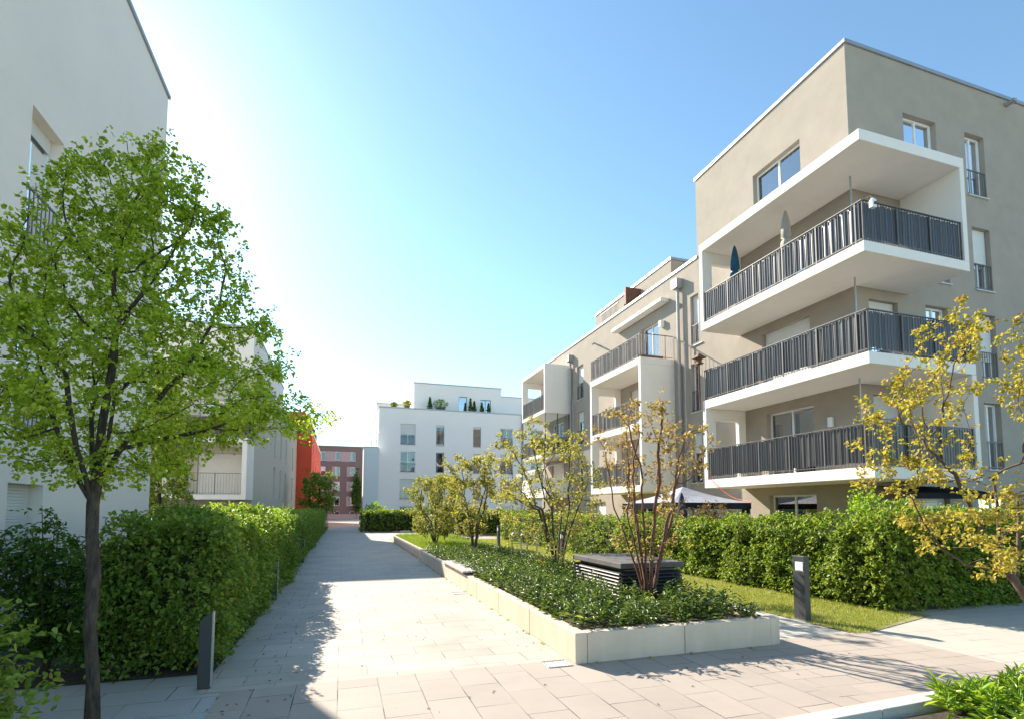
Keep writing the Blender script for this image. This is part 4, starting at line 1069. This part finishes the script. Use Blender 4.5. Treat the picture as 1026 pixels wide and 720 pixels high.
# weeds and tufts along the planter foot
P = []
mb = MB()
C = np.array([(2.60, y, 0) for y in np.cumsum(rng.uniform(.15, .9, 24)) + 5.9] + [(x, 5.73, 0) for x in (2.9, 3.6, 4.2, 5.1)] + [(-1.28, y, 0) for y in np.cumsum(rng.uniform(.1, .6, 30)) + 6.9])
C = np.repeat(C, 9, 0) + rng.normal(size=(len(C) * 9, 3)) * np.array([.012, .03, 0])
me = leaf_mesh('weeds', C, rvec(len(C)) + np.array([0, 0, .8]), rvec(len(C)), .03, .014); tag(link_mesh('weeds', me, M['grass'], None, (0, 0, 0)), 'small weeds growing in the joints beside the planter and hedge', 'weeds', None, 'stuff')
nl = 150
C = np.stack([rng.uniform(-1.3, -.4, nl) , rng.uniform(5.2, 14, nl), np.full(nl, .006)], 1)
C[:60] = np.stack([rng.uniform(-.5, 6.5, 60), rng.uniform(4.2, 9, 60), np.full(60, .006)], 1)
inpl = (C[:, 0] > 2.55) & (C[:, 0] < 5.8) & (C[:, 1] > 5.7); C = C[~inpl]
A = rvec(len(C)); A[:, 2] *= .1; me = leaf_mesh('fallen_leaves', C, A, rvec(len(C)) * .2 + np.array([0, 0, 1]), .035, .02, .15); tag(link_mesh('fallen_leaves', me, M['redleaf'], None, (0, 0, 0)), 'scattered small fallen leaves on the paving', 'leaves', None, 'stuff')

# slatted seat on the planter wall
t = empty('bench', (2.85, 12.8, .36), 'pale slatted bench seat set on the planter wall', 'bench')
for k in range(6):
    x = 2.56 + k * .1; MB().box(x, x + .08, 11.5, 14.1, .40, .445).build('slat', M['wood'], t, bevel=.005)
for y in (11.7, 12.8, 13.9): MB().box(2.6, 3.12, y - .03, y + .03, .357, .399).build('bracket', M['dark'], t)

# louvred ventilation box
t = empty('ventilation_box', (4.87, 8.55, .25), 'dark louvred ventilation box with a grey lid standing in the planter', 'ventilation box')
x0, x1, y0, y1 = 4.30, 5.45, 7.62, 9.45
MB().box(x0 + .09, x1 - .09, y0 + .09, y1 - .09, .25, .82).build('core', M['dark'], t)
mb = MB(); pitch = .056
for k in range(9):
    z = .30 + k * pitch
    for (cx_, cy_, ux, uy) in (((x0 + x1) / 2, y0 + .045, (x1 - x0) / 2, None), ((x0 + x1) / 2, y1 - .045, (x1 - x0) / 2, None)):
        sg = -1 if cy_ < 8 else 1
        mb.obox((cx_, cy_, z + .02), (ux, 0, 0), (0, .045 , -sg * 0 - .022 if sg > 0 else .022), (0, .004 * 1, .006))
    for cx_ in (x0 + .045, x1 - .045):
        sg = -1 if cx_ < 5 else 1
        mb.obox((cx_, (y0 + y1) / 2, z + .0203), (0, (y1 - y0) / 2 - .092, 0), (.045, 0, .022 if sg < 0 else -.022), (.004, 0, .006))
mb.build('louvres', M['louvre'], t)
MB().box(x0 - .02, x1 + .02, y0 - .02, y1 + .02, .845, .935).build('lid', M['lid'], t, bevel=.012)

# bollards ----------------------------------------------------------
G1 = 'square bollard lights along the garden path'
def bollard(x, y, label):
    t = empty('bollard_light', (x, y, 0), label, 'bollard', G1)
    w, d, h = .055, .115, 1.04
    MB().box(x - w, x + w, y - d, y + d, .0, .80).box(x - w, x + w, y - d, y + d, .955, h).box(x - w, x + w, y - d, y - d + .03, .80, .955).box(x - w, x + w, y + d - .03, y + d, .80, .955).build('post', M['dark'], t, bevel=.004)
    MB().box(x - w + .008, x + w - .008, y - d + .032, y + d - .032, .805, .95).build('lamp_lens', M['lamp'], t)
    MB().box(x - w - .03, x + w + .03, y - d - .03, y + d + .03, .0, .012).build('base_plate', M['steel'], t)
    return t
p0 = bollard(7.2, 6.88, 'anthracite bollard light with a white lens at the near end of the lawn')
for x, y, lab in ((7.35, 17.2, 'anthracite bollard light seen just left of the louvred box'), (7.1, 24.2, 'farthest anthracite bollard light near the bike stands')):
    c = copy_tree(p0); c.location = (x, y, 0); c['label'] = lab
G2 = 'wedge topped path lights along the left hedge'
def wedge(x, y, label):
    t = empty('path_light', (x, y, 0), label, 'path light', G2)
    mb = MB(); a, b = x - .07, x + .045
    for yy in (y - .03, y + .03): mb.v += [(a, yy, 0), (b, yy, 0), (b, yy, .77), (a, yy, .67)]
    mb.f = [(0, 1, 2, 3), (7, 6, 5, 4), (0, 4, 5, 1), (1, 5, 6, 2), (2, 6, 7, 3), (3, 7, 4, 0)]
    mb.build('post', M['dark'], t, bevel=.004)
    mb = MB(); mb.box(b + .001, b + .014, y - .028, y + .028, .02, .765); mb.build('light_strip', M['steel'], t)
    return t
w0 = wedge(-1.28, 6.15, 'wedge topped path light at the near corner of the left hedge')
for x, y, lab in ((-1.26, 11.67, 'wedge topped path light halfway along the left hedge'), (-1.26, 19.5, 'wedge topped path light farthest along the left hedge')):
    c = copy_tree(w0); c.location = (x, y, 0); c['label'] = lab
# bike stands
def stand(x, y, label):
    mb = MB(); pts = [(x - .35, y, 0), (x - .35, y, .7), (x - .3, y, .78), (x + .3, y, .78), (x + .35, y, .7), (x + .35, y, 0)]
    mb.tube(pts, .03, 8); mb.tube([(x - .34, y, .35), (x + .34, y, .35)], .02, 6)
    return tag(mb.build('bike_stand', M['steel'], None, loc=(x, y, 0)), label, 'bike stand', 'steel bike stands by the garden path')
s0 = stand(7.35, 20.6, 'nearer steel bike stand by the lawn')
c = s0.copy(); col.objects.link(c); c.location = (7.35, 21.8, 0); c['label'] = 'farther steel bike stand by the lawn'
# dark bin box beyond the planter
t = empty('bin_box', (6.55, 32.0, 0), 'dark bin box standing beyond the far planter', 'bin')
MB().box(6.25, 6.85, 31.6, 32.4, .03, .62).build('body', M['dark'], t, bevel=.02)
MB().box(6.22, 6.88, 31.57, 32.43, .622, .7).build('lid', M['dark'], t, bevel=.02)
for x in (6.3, 6.74): MB().box(x, x + .06, 31.65, 32.35, 0, .028).build('foot', M['steel'], t)
# drain grates
def grate(x, y, label):
    mb = MB(); mb.box(x - .15, x + .15, y - .13, y - .11, .0, .009); mb.box(x - .15, x + .15, y + .11, y + .13, .0, .009)
    for k in range(9): q = x - .145 + k * .034; mb.box(q, q + .017, y - .109, y + .109, .0, .008)
    mb.box(x - .15, x + .15, y - .109, y + .109, .0005, .002)
    return tag(mb.build('drain_grate', M['steel'], None, loc=(x, y, 0)), label, 'drain', 'steel drain grates in the paving')
grate(2.43, 5.84, 'steel drain grate beside the near corner of the planter')
c = grate(2.45, 11.3, 'steel drain grate in the path beside the bench')

# pots on the roof terrace of the white block
def pot(x, y, z, w, h, label, mat='hedge2', cone=True):
    t = empty('potted_shrub', (x, y, z), label, 'potted plant', 'potted plants on the white roof terrace')
    MB().lathe((x, y, z), [(w * .5, 0), (w * .7, .5), (w * .62, .5)], 10).build('pot', M['dark'], t)
    n = 420; s = rng.random(n); a = rng.uniform(0, 6.28, n)
    r_ = w * ((1 - s) * .9 if cone else np.sqrt(np.maximum(.05, 1 - (2 * s - 1) ** 2)) * 1.1) * np.sqrt(rng.random(n))
    P = np.stack([r_ * np.cos(a), r_ * np.sin(a), .5 + s * h], 1)
    link_mesh('foliage', leaf_mesh('foliage', P, rvec(n) + np.array([0, 0, .5]), rvec(n), .15, .09), M[mat], t, (x, y, z))
for x, h, lab in ((14.2, 1.3, 'first cone shaped potted shrub right of the terrace door'), (13.75, 1.7, 'tallest cone shaped potted shrub beside the terrace door'), (15.1, 1.2, 'second cone shaped potted shrub from the terrace door'), (15.9, 1.15, 'third cone shaped potted shrub from the terrace door')):
    pot(x, 58.4, 12.62, .3, h * .8, lab)
pot(10.3, 58.4, 12.62, .8, 1.0, 'broad bushy potted shrub on the left half of the roof terrace', 'hedge', False)
pot(9.1, 58.4, 12.62, .4, 1.2, 'narrow dark potted shrub left of the broad bush on the roof terrace', 'hedge2', True)
pot(6.6, 58.6, 12.62, .5, .7, 'yellowish potted bush near the left roof corner', 'olive', False)
pot(5.2, 58.8, 12.62, .4, .45, 'low potted bush at the left roof corner', 'olive', False)

# ------------------------------------------------------------------ light, sky, camera
EL, AZ = 31.5, -23.6        # sun elevation; azimuth clockwise from +Y
w = bpy.data.worlds.new("World"); scene.world = w; w.use_nodes = True
nt = w.node_tree; nt.nodes.clear()
sky = nt.nodes.new('ShaderNodeTexSky'); sky.sky_type = 'NISHITA'; sky.sun_disc = False
sky.sun_elevation = R(EL); sky.sun_rotation = R(AZ); sky.air_density = 1.0; sky.dust_density = .22; sky.ozone_density = 0.0
bg = nt.nodes.new('ShaderNodeBackground'); bg.inputs[1].default_value = .113
wo = nt.nodes.new('ShaderNodeOutputWorld')
tint = nt.nodes.new('ShaderNodeMix'); tint.data_type = 'RGBA'; tint.blend_type = 'MULTIPLY'; tint.inputs[0].default_value = 1; tint.inputs[7].default_value = (.82, 1.02, 1.05, 1)
nt.links.new(sky.outputs[0], tint.inputs[6]); nt.links.new(tint.outputs[2], bg.inputs[0]); nt.links.new(bg.outputs[0], wo.inputs[0])
sl = bpy.data.lights.new('sun', 'SUN'); sl.energy = 5.0; sl.angle = R(.5); sl.color = (1.0, .91, .77)
so_ = bpy.data.objects.new('sun', sl); scene.collection.objects.link(so_)
d = Vector((math.sin(R(AZ)) * math.cos(R(EL)), math.cos(R(AZ)) * math.cos(R(EL)), math.sin(R(EL))))
so_.rotation_euler = d.to_track_quat('Z', 'Y').to_euler(); so_.location = (0, 0, 40)

cam = bpy.data.cameras.new('camera'); cam.sensor_width = 36; cam.lens = 528 / 1026 * 36; cam.shift_y = .1102; cam.clip_end = 3000; cam.clip_start = .05
co = bpy.data.objects.new('camera', cam); scene.collection.objects.link(co)
co.location = (0, 0, 1.8); co.rotation_euler = (R(94.0), 0, R(-17.81)); scene.camera = co

vs = scene.view_settings; vs.view_transform = 'Standard'; vs.look = 'None'; vs.gamma = 1; vs.use_curve_mapping = False
vs.exposure = 1.21
scene.cycles.max_bounces = 8; scene.cycles.transparent_max_bounces = 12; scene.cycles.diffuse_bounces = 4
scene.cycles.use_denoising = True
